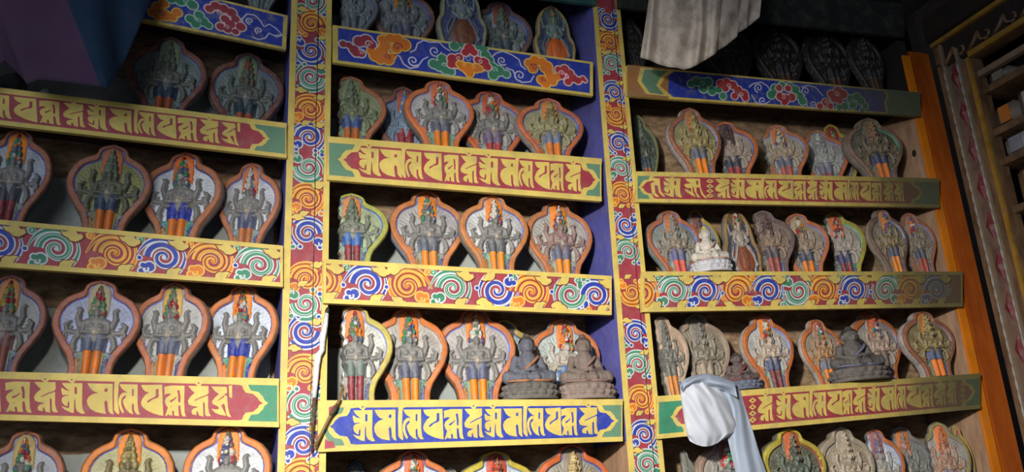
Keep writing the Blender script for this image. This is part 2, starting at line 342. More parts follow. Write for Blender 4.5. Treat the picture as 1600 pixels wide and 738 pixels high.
# ------------------------------------------------------------------ posts
PB = paint('#5a5aa8', rough=0.7, var=0.25, dust=0.2, scale=7)
rawwood = wood('#8a6a50', '#bb9576', (8, 8, 2), 0.8, 0.2)
shelfwood = wood('#2c1f16', '#5a4030', (3, 14, 14), 0.85, 0.3)
P0 = Pal(); PD = Pal(soot=(0.75, 1.25, 0.85), dust=0.22); PT = Pal(dust=0.4)
Z0, Z1 = 0.0, CZ+2.32
def post(name, xl0, xl1, xr0, xr1, label, motifs, crack, rawz, P):
    """xl0/xr0 at the picture's foot height, xl1/xr1 higher up: a post that leans a hair."""
    zA, zB = CZ+0.16, CZ+1.70
    XL = lambda z: xl0+(xl1-xl0)*(z-zA)/(zB-zA); XR = lambda z: xr0+(xr1-xr0)*(z-zA)/(zB-zA)
    root = empty(name, ((xl0+xr0)/2, 0.12, 0), label, 'post', 'painted shelf posts'); o = Vector(root.location)
    q = lambda x, y, z: Vector((x, y, z))-o
    bm = bmesh.new()
    hexa(bm, [q(XL(Z0), 0, Z0), q(XR(Z0), 0, Z0), q(XR(Z1), 0, Z1), q(XL(Z1), 0, Z1)], [q(XL(Z0), .06, Z0), q(XR(Z0), .06, Z0), q(XR(Z1), .06, Z1), q(XL(Z1), .06, Z1)])
    link('upright', fin(bm, 'upright'), P.yel, root)
    bm = bmesh.new()
    for za, zb, mi in ((Z0, rawz, 1), (rawz, Z1, 0)):
        hexa(bm, [q(XL(za)+.002, .06, za), q(XR(za)-.002, .06, za), q(XR(zb)-.002, .06, zb), q(XL(zb)+.002, .06, zb)], [q(XL(za)+.002, .262, za), q(XR(za)-.002, .262, za), q(XR(zb)-.002, .262, zb), q(XL(zb)+.002, .262, zb)], mi)
        hexa(bm, [q(XL(za)-.0008, .0015, za), q(XL(za)+.004, .0015, za), q(XL(zb)+.004, .0015, zb), q(XL(zb)-.0008, .0015, zb)], [q(XL(za)-.0008, .06, za), q(XL(za)+.004, .06, za), q(XL(zb)+.004, .06, zb), q(XL(zb)-.0008, .06, zb)], mi)
    link('side_board', fin(bm, 'side_board'), [PB, rawwood], root)['label'] = 'violet blue painted side of the post'
    zC = CZ-.05
    A = Art([(XL(zC), 0, zC), (XR(zC), 0, zC), (XR(zB+.4), 0, zB+.4), (XL(zB+.4), 0, zB+.4)], o)
    W, H = A.len, A.h; b0, b1 = W*.15, W*.86
    A.poly([(b0, 0), (b1, 0), (b1, H), (b0, H)], P.mar, 1)
    for i, (px, py, kind, mir, flip) in enumerate(motifs):
        p = un(px, py); s, t = p.x-XL(p.z), p.z-zC
        r = W*.36
        s = min(max(s, b0+r*1.0), b1-r*.98)
        scroll(A, P, s, t, r, kind, mir, flip, 2)
        leaf(A, P, s+mir*r*.95, t+flip*r*1.06, r*.8, 190 if mir > 0 else -10, 8)
        if i % 3 == 1: leaf(A, P, s-mir*r*.5, t-flip*r*1.15, r*.7, 20, 8)
        A.disc(s+mir*r*.86, t-flip*r*.95, r*.2, P.wht, 6); A.disc(s+mir*r*.86, t-flip*r*.95, r*.13, [P.blu, P.org, P.grn][i % 3], 7)
    A.poly([(0, 0), (b0, 0), (b0, H), (0, H)], P.yel, 11); A.poly([(b1, 0), (W, 0), (W, H), (b1, H)], P.yel, 11)
    rr = random.Random(3); A.rib([(crack*W+.0012*rr.uniform(-1, 1), H*i/40) for i in range(41)], .0018, .0028, P.crk, 13)
    A.build('scrollwork', root); return root
post('painted_post', .206, .216, .338, .347, 'tall painted scroll post left of the blue lettered plank',
     [(482, 2, 'g', 1, 1), (483, 37, 'o', -1, 1), (487, 80, 'b', 1, -1), (478, 120, 'g', -1, -1), (487, 172, 'o', 1, 1), (480, 215, 'b', 1, 1), (485, 262, 'g', 1, -1), (483, 312, 'o', 1, 1), (482, 365, 'b', -1, 1),
      (490, 437, 'o', 1, 1), (475, 475, 'g', 1, -1), (474, 518, 'b', -1, -1), (478, 583, 'o', 1, 1), (468, 632, 'g', -1, -1), (470, 695, 'b', 1, 1), (470, 748, 'o', 1, 1), (468, 800, 'g', 1, 1)], .66, 0.5, P0)
post('painted_post', 1.282, 1.312, 1.406, 1.424, 'tall painted scroll post right of the blue lettered plank',
     [(943, 30, 'b', -1, -1), (945, 65, 'o', 1, 1), (950, 100, 'g', -1, 1), (963, 145, 'b', 1, 1), (957, 178, 'o', 1, -1), (967, 225, 'b', -1, 1), (967, 264, 'g', 1, 1), (975, 305, 'o', 1, 1), (972, 352, 'b', -1, -1), (972, 393, 'g', 1, 1),
      (985, 457, 'o', 1, -1), (995, 522, 'b', -1, 1), (993, 570, 'g', 1, 1), (1003, 625, 'o', 1, 1), (1008, 680, 'b', 1, 1), (1015, 726, 'g', -1, 1), (1020, 775, 'o', 1, 1)], .70, CZ+.222, P0)
# orange end post: a thick varnished post and a thin bright board beside it
root = empty('orange_post', (2.84, 0.1, 0), 'thick varnished orange wooden post at the shelf end beside the carved frame', 'post'); o = Vector(root.location)
orangew = wood('#8a3f10', '#b35a18', (5, 5, 1.2), 0.36, 0.12)
bm = bmesh.new(); box_bm(bm, (2.797-o.x, .0-o.y, Z0), (2.912-o.x, .262-o.y, CZ+1.83)); link('upright', fin(bm, 'upright', .012), orangew, root)
bm = bmesh.new(); box_bm(bm, (2.756-o.x, .0125-o.y, Z0), (2.797-o.x, .262-o.y, CZ+1.56)); box_bm(bm, (2.756-o.x, .0125-o.y, CZ+1.56), (2.797-o.x, .262-o.y, CZ+1.875), 1); link('side_board', fin(bm, 'side_board'), [rawwood, wood('#120e0b', '#261c15', (8, 8, 2), .9, .2)], root)['label'] = 'raw knotty pinkish wood side board'  # upper length near-black: the shade up there is painted into the wood
bm = bmesh.new(); box_bm(bm, (2.758-o.x, .002-o.y, Z0), (2.799-o.x, .0125-o.y, CZ+1.8)); link('edge_strip', fin(bm, 'edge_strip', .002), paint('#d97c10', rough=.4, dust=.08), root)['label'] = 'bright orange painted front strip'
bm = bmesh.new()
kp = un(1435, 237, .03)
bmesh.ops.create_uvsphere(bm, u_segments=14, v_segments=8, radius=.012, matrix=Matrix.Translation(Vector((2.756, .05, kp.z-.0))-o) @ Matrix.Diagonal((.25, 1, 1.3, 1)))
link('knot', fin(bm, 'knot', smooth=True), paint('#2e221c'), root)

# ------------------------------------------------------------------ painted shelves
YF = -0.018; SHELF = {}
def shelf(key, tl, tr, br, bl, label, P, X0, X1, name='painted_shelf', back=0.252, m_under=None):
    """tl..bl: where the board's corners show in the photograph (on the plane of the board's face); X0, X1: ends of the board behind."""
    c = {k: un(p[0], p[1], YF) for k, p in dict(tl=tl, tr=tr, br=br, bl=bl).items()}
    root = empty(name, (c['bl'].x, 0.1, c['bl'].z), label, 'shelf', 'painted shelves of the wall'); o = Vector(root.location)
    bm = bmesh.new(); dy = Vector((0, .0165, 0))
    hexa(bm, [c['bl']-o, c['br']-o, c['tr']-o, c['tl']-o], [c['bl']+dy-o, c['br']+dy-o, c['tr']+dy-o, c['tl']+dy-o])
    link('fascia', fin(bm, 'fascia', .0015), P.yel, root)
    k = (c['tr'].z-c['tl'].z)/(c['tr'].x-c['tl'].x); zt = lambda x: c['tl'].z+k*(x-c['tl'].x)
    SHELF[key] = zt; th = .026
    bm = bmesh.new(); y0 = YF+.017
    hexa(bm, [Vector((X0, y0, zt(X0)-th))-o, Vector((X1, y0, zt(X1)-th))-o, Vector((X1, y0, zt(X1)))-o, Vector((X0, y0, zt(X0)))-o],
         [Vector((X0, back, zt(X0)-th))-o, Vector((X1, back, zt(X1)-th))-o, Vector((X1, back, zt(X1)))-o, Vector((X0, back, zt(X0)))-o])
    link('shelf_board', fin(bm, 'shelf_board'), m_under or shelfwood, root)
    A = Art([c['bl'], c['br'], c['tr'], c['tl']], o); A.S = lambda px: A.len*((un(px, (tl[1]+tr[1]+bl[1]+br[1])/4, YF).x-c['bl'].x)/(c['br'].x-c['bl'].x))
    def ST(px, py):
        p = un(px, py, YF); s = A.len*(p.x-c['bl'].x)/(c['br'].x-c['bl'].x); u = s/A.len
        zb, zt_ = c['bl'].z*(1-u)+c['br'].z*u, c['tl'].z*(1-u)+c['tr'].z*u
        return s, A.h*(p.z-zb)/(zt_-zb)
    A.ST = ST; A.mpp = (c['tr']-c['tl']).length/math.hypot(tr[0]-tl[0], tr[1]-tl[1]); return root, A
def ext(a, b, x):   # carry a line on to another column of the picture
    return (x, a[1]+(b[1]-a[1])*(x-a[0])/(b[0]-a[0]))
XLB0, XLB1, XMB0, XMB1, XRB0, XRB1 = -1.25, .200, .352, 1.276, 1.432, 2.752

def lettered(key, quad, label, P, X0, X1, seq, sl, sr, el, er, ground, left, right, endm, tb=.13, tt=.20, fix=None):
    root, A = shelf(key, *quad, label, P, X0, X1); h = A.h; b = h*.12
    A.poly([(h*.04, b*.5), (A.len-h*.04, b*.5), (A.len-h*.04, h-b*.7), (h*.04, h-b*.7)], endm, 1)
    s0 = A.S(sl) if left else 0; s1 = A.S(sr) if right else A.len
    out = ogee(s0, s1, b, h-b*1.25, el, left, right, g=h*.085)
    A.poly([(min(max(x, 0), A.len), y) for x, y in out], P.yel, 2)
    A.poly([(0 if not left else s0+el*.8, 0), (s1-(er*.8 if right else 0), 0), (s1-(er*.8 if right else 0), b), (0 if not left else s0+el*.8, b)], P.yel, 2)
    A.poly([(0, h-b*1.2), (A.len, h-b*1.2), (A.len, h), (0, h)], P.yel, 2); A.poly([(0, 0), (A.len, 0), (A.len, b*.9), (0, b*.9)], P.yel, 2)
    A.poly(ogee(s0, s1, b, h-b*1.25, el, left, right), ground, 3)
    letters(A, P, [(g, A.S(a), A.S(c_)) for g, a, c_ in seq], h*tb+b*.35, h*(1-tt), ground, 4)
    if fix: fix(A)
    A.build('lettering', root)['label'] = 'painted cartouche with flowing yellow letters'
    return root, A

# left bay
q = lambda t0, t1, b0, b1, xa, xb: (ext(t0, t1, xa), ext(t0, t1, xb), ext(b0, b1, xb), ext(b0, b1, xa))
lettered('L1', q((0, 137), (450, 193), (0, 195), (447, 247), -140, 448), 'upper left shelf with yellow letters on dull red, end panel green', P0, XLB0, XLB1,
    [('pa', -62, -28), ('ni', -27, 21), ('pa', 23, 61), ('dme', 63, 100), ('hum', 101, 137), ('om', 139, 172), ('ma', 173, 209), ('ni', 212, 247), ('pa', 248, 279), ('dme', 280, 314), ('hum', 315, 347), ('hri', 348, 386)], -200, 417, .06, .06, P0.mar, False, True, P0.pgr)
lettered('L3', q((0, 581), (437, 592), (0, 657), (433, 668), -140, 436), 'lower left shelf with yellow letters on red, end panel green', P0, XLB0, XLB1,
    [('om', -125, -92), ('ma', -90, -60), ('ni', -58, -30), ('pa', -29, 6), ('dme', 12, 56), ('hum', 57, 95), ('om', 99, 137), ('ma', 139, 180), ('ni', 181, 222), ('pa', 223, 258), ('dme', 259, 295), ('hum', 296, 332), ('hri', 332, 374)], -200, 412, .07, .07, P0.mar, False, True, P0.grn)
# central bay
lettered('M2', q((510, 213), (939, 248), (510, 281), (941, 315), 511, 940), 'central shelf with yellow letters on red below the blue cloud shelf', P0, XMB0, XMB1,
    [('om', 560, 596), ('ma', 592, 627), ('ni', 626, 661), ('pa', 661, 690), ('dme', 692, 718), ('hum', 718, 746), ('om', 746, 780), ('ma', 779, 804), ('ni', 802, 832), ('pa', 832, 856), ('dme', 856, 879), ('hum', 879, 906)], 536, 926, .07, .06, P0.mar, True, True, P0.pgr)
lettered('M4', q((496, 626), (973, 624), (491, 707), (973, 690), 497, 973), 'shelf with yellow letters on bright royal blue, the lowest central one', P0, XMB0, XMB1,
    [('om', 551, 586), ('ma', 584, 618), ('ni', 621, 661), ('pa', 660, 692), ('dme', 692, 725), ('hum', 724, 755), ('om', 755, 785), ('ma', 784, 814), ('ni', 815, 850), ('pa', 849, 875), ('dme', 874, 902), ('hum', 902, 934)], 515, 957, .075, .075, P0.blu, True, True, P0.pgr, fix=lambda A: (A.poly([A.ST(*p) for p in ((498, 632), (528, 632), (514, 650), (506, 674), (512, 690), (520, 702), (496, 703))], P0.yel, 2.9), A.poly([A.ST(*p) for p in ((514, 637), (526, 632), (521, 642), (514, 652))], P0.mar, 3.8), A.poly([A.ST(*p) for p in ((508, 686), (513, 690), (521, 690), (524, 700), (507, 702))], P0.mar, 3.8)))
# right bay
lettered('R2', q((990, 268), (1470, 279), (996, 316), (1466, 325), 994, 1468), 'upper right shelf with small yellow letters on red, sooty end at the orange post', PD, XRB0, XRB1,
    [('ta', 1013, 1037), ('om', 1034, 1064), ('ah', 1066, 1101), ('tseg', 1100, 1112), ('hum', 1114, 1139), ('om', 1138, 1163), ('ma', 1161, 1186), ('ni', 1185, 1212), ('pa', 1211, 1236), ('dme', 1235, 1257), ('hum', 1256, 1274), ('om', 1275, 1299), ('ma', 1298, 1319), ('ni', 1319, 1338), ('pa', 1338, 1356), ('dme', 1356, 1374), ('hum', 1374, 1392), ('hum', 1391, 1408)], 1000, 1432, .06, .06, PD.mar, True, True, PD.pgr)
lettered('R4', q((1020, 620), (1526, 584), (1032, 686), (1540, 638), 1027, 1532), 'lower right shelf with yellow letters on red, white scarf over its end', PD, XRB0, XRB1,
    [('ta', 1072, 1096), ('om', 1096, 1126), ('ah', 1128, 1160), ('tseg', 1164, 1176), ('hum', 1178, 1204), ('om', 1207, 1233), ('ma', 1232, 1259), ('ni', 1259, 1288), ('pa', 1287, 1312), ('dme', 1311, 1329), ('hum', 1328, 1350), ('om', 1351, 1373), ('ma', 1372, 1393), ('ni', 1393, 1413), ('pa', 1412, 1437), ('dme', 1436, 1457), ('hum', 1456, 1477), ('hum', 1476, 1493), ('tseg', 1498, 1506)], 1048, 1518, .065, .06, PD.mar, True, True, PD.grn)

def scrolled(key, quad, label, P, X0, X1, motifs, R_):
    R_ = R_+.03
    root, A = shelf(key, *quad, label, P, X0, X1); h = A.h; b = h*.105
    A.poly([(h*.05, b), (A.len-h*.05, b), (A.len-h*.05, h-b), (h*.05, h-b)], P.mar, 1)
    for i, (px, py, kind, mir, flip) in enumerate(motifs):
        s, t = A.ST(px, py); r = h*R_; s = min(max(s, r*1.02), A.len-r*1.02) if px > 0 and px not in (502, 1000) else s; t = min(max(t, b*1.05+r*.98), h-b*1.05-r*.98)
        scroll(A, P, s, t, r, kind, mir, flip, 2)
        leaf(A, P, s+mir*r*1.15, t+flip*r*.70, r*1.0, (165 if flip > 0 else 195) if mir > 0 else (15 if flip > 0 else -15), 9)
        leaf(A, P, s+mir*r*.15, t-flip*r*.98, r*.85, (28 if flip > 0 else -28) if mir > 0 else (152 if flip > 0 else 208), 9)
        s2 = s-mir*r*1.12; t2 = t+flip*r*.86
        A.disc(s2, t2, r*.22, P.lgr if i % 2 else P.lor, 5); A.rib(arc(s2, t2, r*.03, r*.16, 0, 420, 16), r*.05, r*.09, P.grn if i % 2 else P.org, 6)
        if i % 2 == 0:
            s3 = s+mir*r*1.15; t3 = t-flip*r*.1; A.disc(s3, t3, r*.16, P.wht, 4); A.disc(s3, t3, r*.1, P.blu, 5)
    A.poly([(0, 0), (A.len, 0), (A.len, b), (0, b)], P.yel, 11); A.poly([(0, h-b), (A.len, h-b), (A.len, h), (0, h)], P.yel, 11)
    A.poly([(0, 0), (h*.06, 0), (h*.06, h), (0, h)], P.yel, 11); A.poly([(A.len-h*.06, 0), (A.len, 0), (A.len, h), (A.len-h*.06, h)], P.yel, 11)
    A.build('scrollwork', root)['label'] = 'painted swirls in blue, green and orange on dull red'
    return root, A
scrolled('L2', q((0, 344), (444, 385), (0, 418), (440, 449), -140, 442), 'left shelf painted with blue, orange and green swirls, beside the scroll post', P0, XLB0, XLB1,
    [(-120, 365, 'b', 1, 1), (-60, 372, 'o', 1, -1), (2, 384, 'b', 1, 1), (92, 391, 'g', 1, 1), (183, 392, 'o', 1, 1), (259, 396, 'b', 1, 1), (334, 401, 'o', 1, 1), (406, 412, 'g', 1, 1)], .39)
scrolled('M3', q((516, 406), (956, 432), (495, 474), (954, 493), 505, 955), 'central shelf painted with large blue, orange and green swirls', P0, XMB0, XMB1,
    [(502, 441, 'o', 1, 1), (574, 449, 'b', 1, 1), (636, 446, 'o', -1, 1), (706, 452, 'g', 1, 1), (774, 449, 'b', -1, -1), (828, 455, 'o', 1, 1), (888, 451, 'g', -1, -1), (938, 461, 'b', 1, 1)], .39)
scrolled('R3', q((992, 425), (1504, 425), (1014, 488), (1502, 480), 1003, 1503), 'right shelf painted with small swirls, fading to soot at the orange post', PD, XRB0, XRB1,
    [(1000, 456, 'o', 1, -1), (1050, 451, 'g', 1, 1), (1098, 456, 'b', 1, 1), (1146, 455, 'o', -1, 1), (1196, 456, 'b', 1, 1), (1243, 458, 'g', 1, -1), (1283, 457, 'o', 1, 1), (1331, 458, 'b', 1, 1), (1379, 461, 'g', -1, 1), (1418, 461, 'o', 1, 1), (1458, 461, 'b', 1, 1)], .38)

def cloudy(key, quad, label, P, X0, X1, fill, m_under=None):
    root, A = shelf(key, *quad, label, P, X0, X1, m_under=m_under); h = A.h; b = h*.07
    A.poly([(h*.12, b), (A.len-h*.1, b), (A.len-h*.1, h-b), (h*.12, h-b)], P.blu, 1)
    fill(A, h); A.build('cloud_painting', root)['label'] = 'painted curling clouds on deep blue'
    return root, A
def cl(A, P, pts, m, out, curls, mc, k=2):
    S = [(*A.ST(x, y), r*A.mpp*1.18) for x, y, r in pts]
    cu = [(*A.ST(x, y), r*A.mpp, a, d, mc) for x, y, r, a, d in curls]
    cloud(A, P, S, m, out, k, cu)
def lc(A, P, x, y, r, a0, d, tail):
    s, t = A.ST(x, y); linecloud(A, P, s, t, r*A.mpp, a0, d, P.lil, 2, [A.ST(*p) for p in tail])
def fillM1(A, h):
    P = P0
    cl(A, P, [(536, 69, 4.5), (545, 71, 4), (553, 78, 6), (561, 65, 7), (572, 64, 8), (580, 70, 6), (556, 83, 5), (564, 84, 5)], P.mar, P.lil, [(575, 69, 6, 120, -1), (564, 82, 4, 30, 1)], P.pale)
    cl(A, P, [(597, 62, 5.5), (609, 60, 6), (620, 62, 7), (630, 70, 8), (601, 72, 7), (596, 82, 8), (586, 87, 7), (594, 94, 5), (606, 93, 7), (612, 88, 4), (580, 80, 5), (618, 76, 6)], P.org, P.lor, [(620, 73, 7, 100, -1), (604, 89, 5, 60, -1)], P.mar)
    lc(A, P, 678, 80, 10, 200, 1, [(640, 82), (648, 78), (651, 68), (660, 63), (670, 66), (684, 66), (692, 74), (702, 80)])
    lc(A, P, 645, 95, 9, 160, 1, [(615, 86), (624, 88), (630, 100), (640, 107), (652, 105), (660, 93), (668, 89)])
    cl(A, P, [(708, 72, 6), (720, 68, 6), (742, 70, 7), (752, 75, 6), (677, 100, 6), (686, 103, 7), (696, 108, 7), (690, 92, 6), (700, 96, 6), (768, 107, 8), (778, 111, 7), (790, 116, 5), (770, 118, 6), (756, 86, 6), (762, 94, 6), (704, 112, 5)], P.grn, P.lgr, [(694, 102, 4.5, 90, 1), (771, 109, 5, 80, -1)], P.lgr)
    cl(A, P, [(731, 76, 7), (725, 82, 5), (738, 82, 5), (706, 93, 7), (712, 100, 6), (704, 101, 5), (754, 98, 7), (760, 105, 5), (750, 106, 5), (716, 90, 5), (745, 94, 5)], P.red, P.pale, [(715, 91, 4, 200, 1), (748, 96, 4, 0, -1)], P.pale, 4)
    cl(A, P, [(722, 104, 6), (731, 108, 8), (742, 107, 6), (717, 101, 4), (733, 115, 5), (748, 108, 4)], P.org, P.lor, [(723, 102, 4, 30, 1), (739, 105, 4, 150, -1)], P.lor, 6)
    s, t = A.ST(730, 92); A.disc(s, t, .0095, P.wht, 8, n=8); A.disc(s, t, .0075, P.blu, 9, n=8)
    lc(A, P, 782, 95, 8, 160, 1, [(765, 90), (772, 83), (782, 80), (796, 85), (808, 93), (812, 103), (820, 109)])
    lc(A, P, 811, 118, 10, 120, 1, [(788, 106), (800, 110), (806, 124), (815, 129), (828, 128), (833, 118)])
    cl(A, P, [(824, 99, 6), (833, 95, 7), (844, 97, 6), (852, 104, 7), (855, 113, 6), (830, 107, 6), (845, 125, 6), (852, 131, 6), (862, 127, 6), (868, 120, 5), (858, 120, 6), (848, 106, 6)], P.org, P.lor, [(832, 105, 6, 60, 1), (849, 125, 5, 130, 1)], P.mar)
    cl(A, P, [(870, 109, 5), (879, 108, 6), (888, 114, 5), (875, 118, 5), (893, 122, 6), (886, 128, 5), (901, 126, 5), (908, 123, 3.5), (912, 126, 2.5)], P.red, P.pale, [(875, 114, 5, 100, 1)], P.pale)
cloudy('M1', q((523, 39), (928, 97), (516, 97), (926, 150), 520, 927), 'blue shelf with red and orange clouds around a painted flower', P0, XMB0, XMB1, fillM1)
def fillL0(A, h):
    P = P0
    cl(A, P, [(248, 12, 7), (258, 6, 6), (240, 20, 6), (258, 24, 8), (270, 27, 6), (278, 20, 6), (248, 27, 5)], P.org, P.lor, [(254, 22, 6, 60, 1)], P.mar)
    cl(A, P, [(270, -2, 7), (284, 2, 7), (294, 0, 6), (302, 8, 7), (298, 30, 6), (306, 38, 6), (318, 34, 7), (326, 40, 5), (312, 24, 6)], P.grn, P.lgr, [(292, 3, 5, 120, -1), (312, 33, 5, 60, 1)], P.lgr)
    cl(A, P, [(328, 14, 6), (338, 10, 7), (350, 14, 7), (362, 20, 7), (368, 30, 6), (352, 30, 6), (345, 42, 6), (356, 46, 6), (368, 50, 5), (376, 42, 7), (360, 38, 7)], P.mar, P.pale, [(342, 20, 6, 60, 1), (355, 43, 5, 90, 1)], P.pale)
    lc(A, P, 390, 33, 7, 120, 1, [(381, 42), (378, 30), (386, 22), (398, 24), (406, 32), (412, 42), (420, 38), (430, 44), (440, 54), (428, 56), (420, 52)])
    lc(A, P, 404, 48, 7, 100, 1, [(394, 58), (404, 62), (414, 60), (420, 52), (432, 58), (441, 55)])
cloudy('L0', (ext((373, 5), (452, 24), 60), (450, 24), (447, 78), ext((205, 29), (447, 78), 60)), 'dim blue cloud shelf at the top left, partly behind the dark drape', PT, -.60, XLB1, fillL0)
def fillR1(A, h):
    P = PD2
    S = A.S
    e = A.S(1043); A.poly([(0, 0), (e, 0), (e, h), (0, h)], P.brn, 2)
    A.poly([(A.S(1000), h*.95), (A.S(995), h*.5), (A.S(1008), h*.1), (e+.02, h*.06), (A.S(1030), h*.4), (A.S(1038), h*.7), (e+.03, h*.95)], P.yel, 3)
    A.poly([(A.S(1006), h*.9), (A.S(1001), h*.5), (A.S(1014), h*.14), (A.S(1036), h*.12), (A.S(1024), h*.4), (A.S(1031), h*.7), (A.S(1042), h*.92)], P.pgr, 4)
    e2 = A.S(1378); A.poly([(e2, 0), (A.len, 0), (A.len, h), (e2, h)], P.pgr, 2); A.rib([(e2-.01, h*.95), (e2+.006, h*.7), (e2-.008, h*.45), (e2+.004, h*.05)], .012, .012, P.yel, 3)
    cl(A, P, [(1076, 131, 4), (1084, 127, 5), (1094, 129, 5), (1102, 128, 5), (1096, 138, 5), (1110, 142, 5), (1120, 140, 4), (1128, 150, 4)], P.grn, P.lgr, [(1094, 131, 4, 60, 1)], P.lgr)
    cl(A, P, [(1122, 131, 5), (1131, 129, 5), (1141, 133, 5), (1150, 141, 5), (1160, 147, 5), (1163, 153, 4), (1146, 150, 4), (1130, 138, 4)], P.red, P.pale, [(1134, 134, 4, 60, -1), (1156, 148, 3.5, 60, 1)], P.pale)
    lc(A, P, 1181, 137, 7, 100, 1, [(1166, 136), (1172, 130), (1184, 128), (1194, 134), (1200, 142)])
    lc(A, P, 1190, 157, 6, 160, 1, [(1172, 148), (1180, 160), (1192, 164), (1202, 158)])
    cl(A, P, [(1206, 138, 5), (1216, 134, 5), (1228, 135, 5), (1238, 140, 5), (1202, 148, 5), (1246, 150, 5), (1252, 158, 5), (1212, 146, 5)], P.grn, P.lgr, [(1209, 141, 4, 60, 1), (1240, 150, 4, 60, 1)], P.lgr)
    cl(A, P, [(1216, 151, 5), (1224, 155, 6), (1234, 152, 5), (1224, 160, 4), (1212, 137, 4), (1226, 138, 4)], P.red, P.pale, [(1221, 152, 4, 30, 1)], P.pale, 4)
    lc(A, P, 1254, 142, 7, 100, 1, [(1246, 136), (1256, 133), (1268, 136), (1276, 144), (1282, 150)])
    lc(A, P, 1270, 163, 6, 160, 1, [(1256, 157), (1262, 168), (1274, 168), (1284, 160)])
    cl(A, P, [(1294, 147, 5), (1303, 142, 6), (1312, 147, 6), (1300, 154, 5), (1288, 160, 5), (1280, 166, 4), (1296, 166, 4), (1308, 156, 5)], P.red, P.pale, [(1303, 147, 4, 60, 1), (1290, 161, 4, 60, 1)], P.pale)
    cl(A, P, [(1325, 154, 5), (1334, 151, 5), (1342, 158, 5), (1350, 166, 4), (1330, 164, 5), (1318, 166, 5), (1310, 168, 4), (1346, 172, 3)], P.grn, P.lgr, [(1330, 158, 4, 60, 1)], P.lgr)
PD2 = Pal(soot=(.62, 1.2, .8), dust=.3)
cloudy('R1', q((976, 101), (1440, 145), (983, 150), (1436, 182), 980, 1438), 'dim blue shelf with red and green clouds under the pleated cloth', PD2, XRB0, XRB1, fillR1)
# the topmost boards, only their lower edges in view
teal = paint('#24544e', rough=.7, dust=.3)
class PTeal: yel = teal
shelf('MT', ext((516, -105), (930, -50), 517), ext((516, -105), (930, -50), 932), ext((516, -47), (930, 8), 932), ext((516, -47), (930, 8), 517), 'dark teal shelf edge at the top of the central bay', PTeal, XMB0, XMB1)[1].bm.free()
PTeal.yel = paint('#1b211f', rough=.8, dust=.1)  # near-black instead of teal: shade at the top put into the paint colour
shelf('RT', (964, -42), (1412, 6), (1414, 58), (966, 12), 'shelf edge coloured shade-black above the pleated cloth bay', PTeal, XRB0, XRB1)[1].bm.free()
# plain boards carrying the lowest rows (below the picture)
plain = wood('#3b2a1d', '#6a4c34', (3, 14, 14))
class PPl: yel = plain
for key, X0, X1, z, lab in (('L5', XLB0, XLB1, CZ+.02, 'left'), ('M5', XMB0, XMB1, CZ-.06, 'central'), ('R5', XRB0, XRB1, CZ-.035, 'right')):
    bm = bmesh.new(); box_bm(bm, (X0, .0, z-.03), (X1, .252, z)); struct(link('trim_'+lab, fin(bm, 'board'), plain)); SHELF[key] = (lambda zz: (lambda x: zz))(z)

# grey backing slates standing at the rear of the shelves
for i, (key, x0, x1, h, lab) in enumerate((('L1', XLB0, .195, .21, 'at the back of the upper left lettered shelf'), ('L2', XLB0, .195, .232, 'at the back of the left swirl-painted shelf'), ('L3', XLB0, .195, .232, 'at the back of the lower left lettered shelf'), ('L5', XLB0, .195, .235, 'at the back of the bottom left row'),
        ('M1', .36, 1.27, .20, 'at the back of the blue cloud shelf'), ('M2', .36, 1.27, .185, 'at the back of the central red lettered shelf'), ('M3', .36, 1.27, .19, 'at the back of the central swirl-painted shelf'), ('M4', .36, 1.27, .20, 'at the back of the blue lettered shelf'), ('M5', .36, 1.27, .20, 'at the back of the bottom central row'))):
    zt = SHELF[key]; bm = bmesh.new(); r = random.Random(i); n = 14; top = []
    a = [Vector((x0, .232, zt(x0)+.001)), Vector((x1, .232, zt(x1)+.001))]
    fr = [bm.verts.new(a[0])]+[bm.verts.new(a[1])]
    for k in range(n+1):
        x = x1+(x0-x1)*k/n; fr.append(bm.verts.new((x, .232, zt(x)+h+r.uniform(-.004, .004))))
    f = bm.faces.new(fr); e = bmesh.ops.extrude_face_region(bm, geom=[f]); bmesh.ops.translate(bm, verts=[v for v in e['geom'] if isinstance(v, bmesh.types.BMVert)], vec=(0, .014, 0))
    o = link('backing_slab', fin(bm, 'backing_slab'), plaster); c = Vector(((x0+x1)/2, .239, zt((x0+x1)/2))); o.data.transform(Matrix.Translation(-c)); o.location = c
    tag(o, 'long pale grey plastered slab '+lab, 'backing board', 'grey backing slabs')

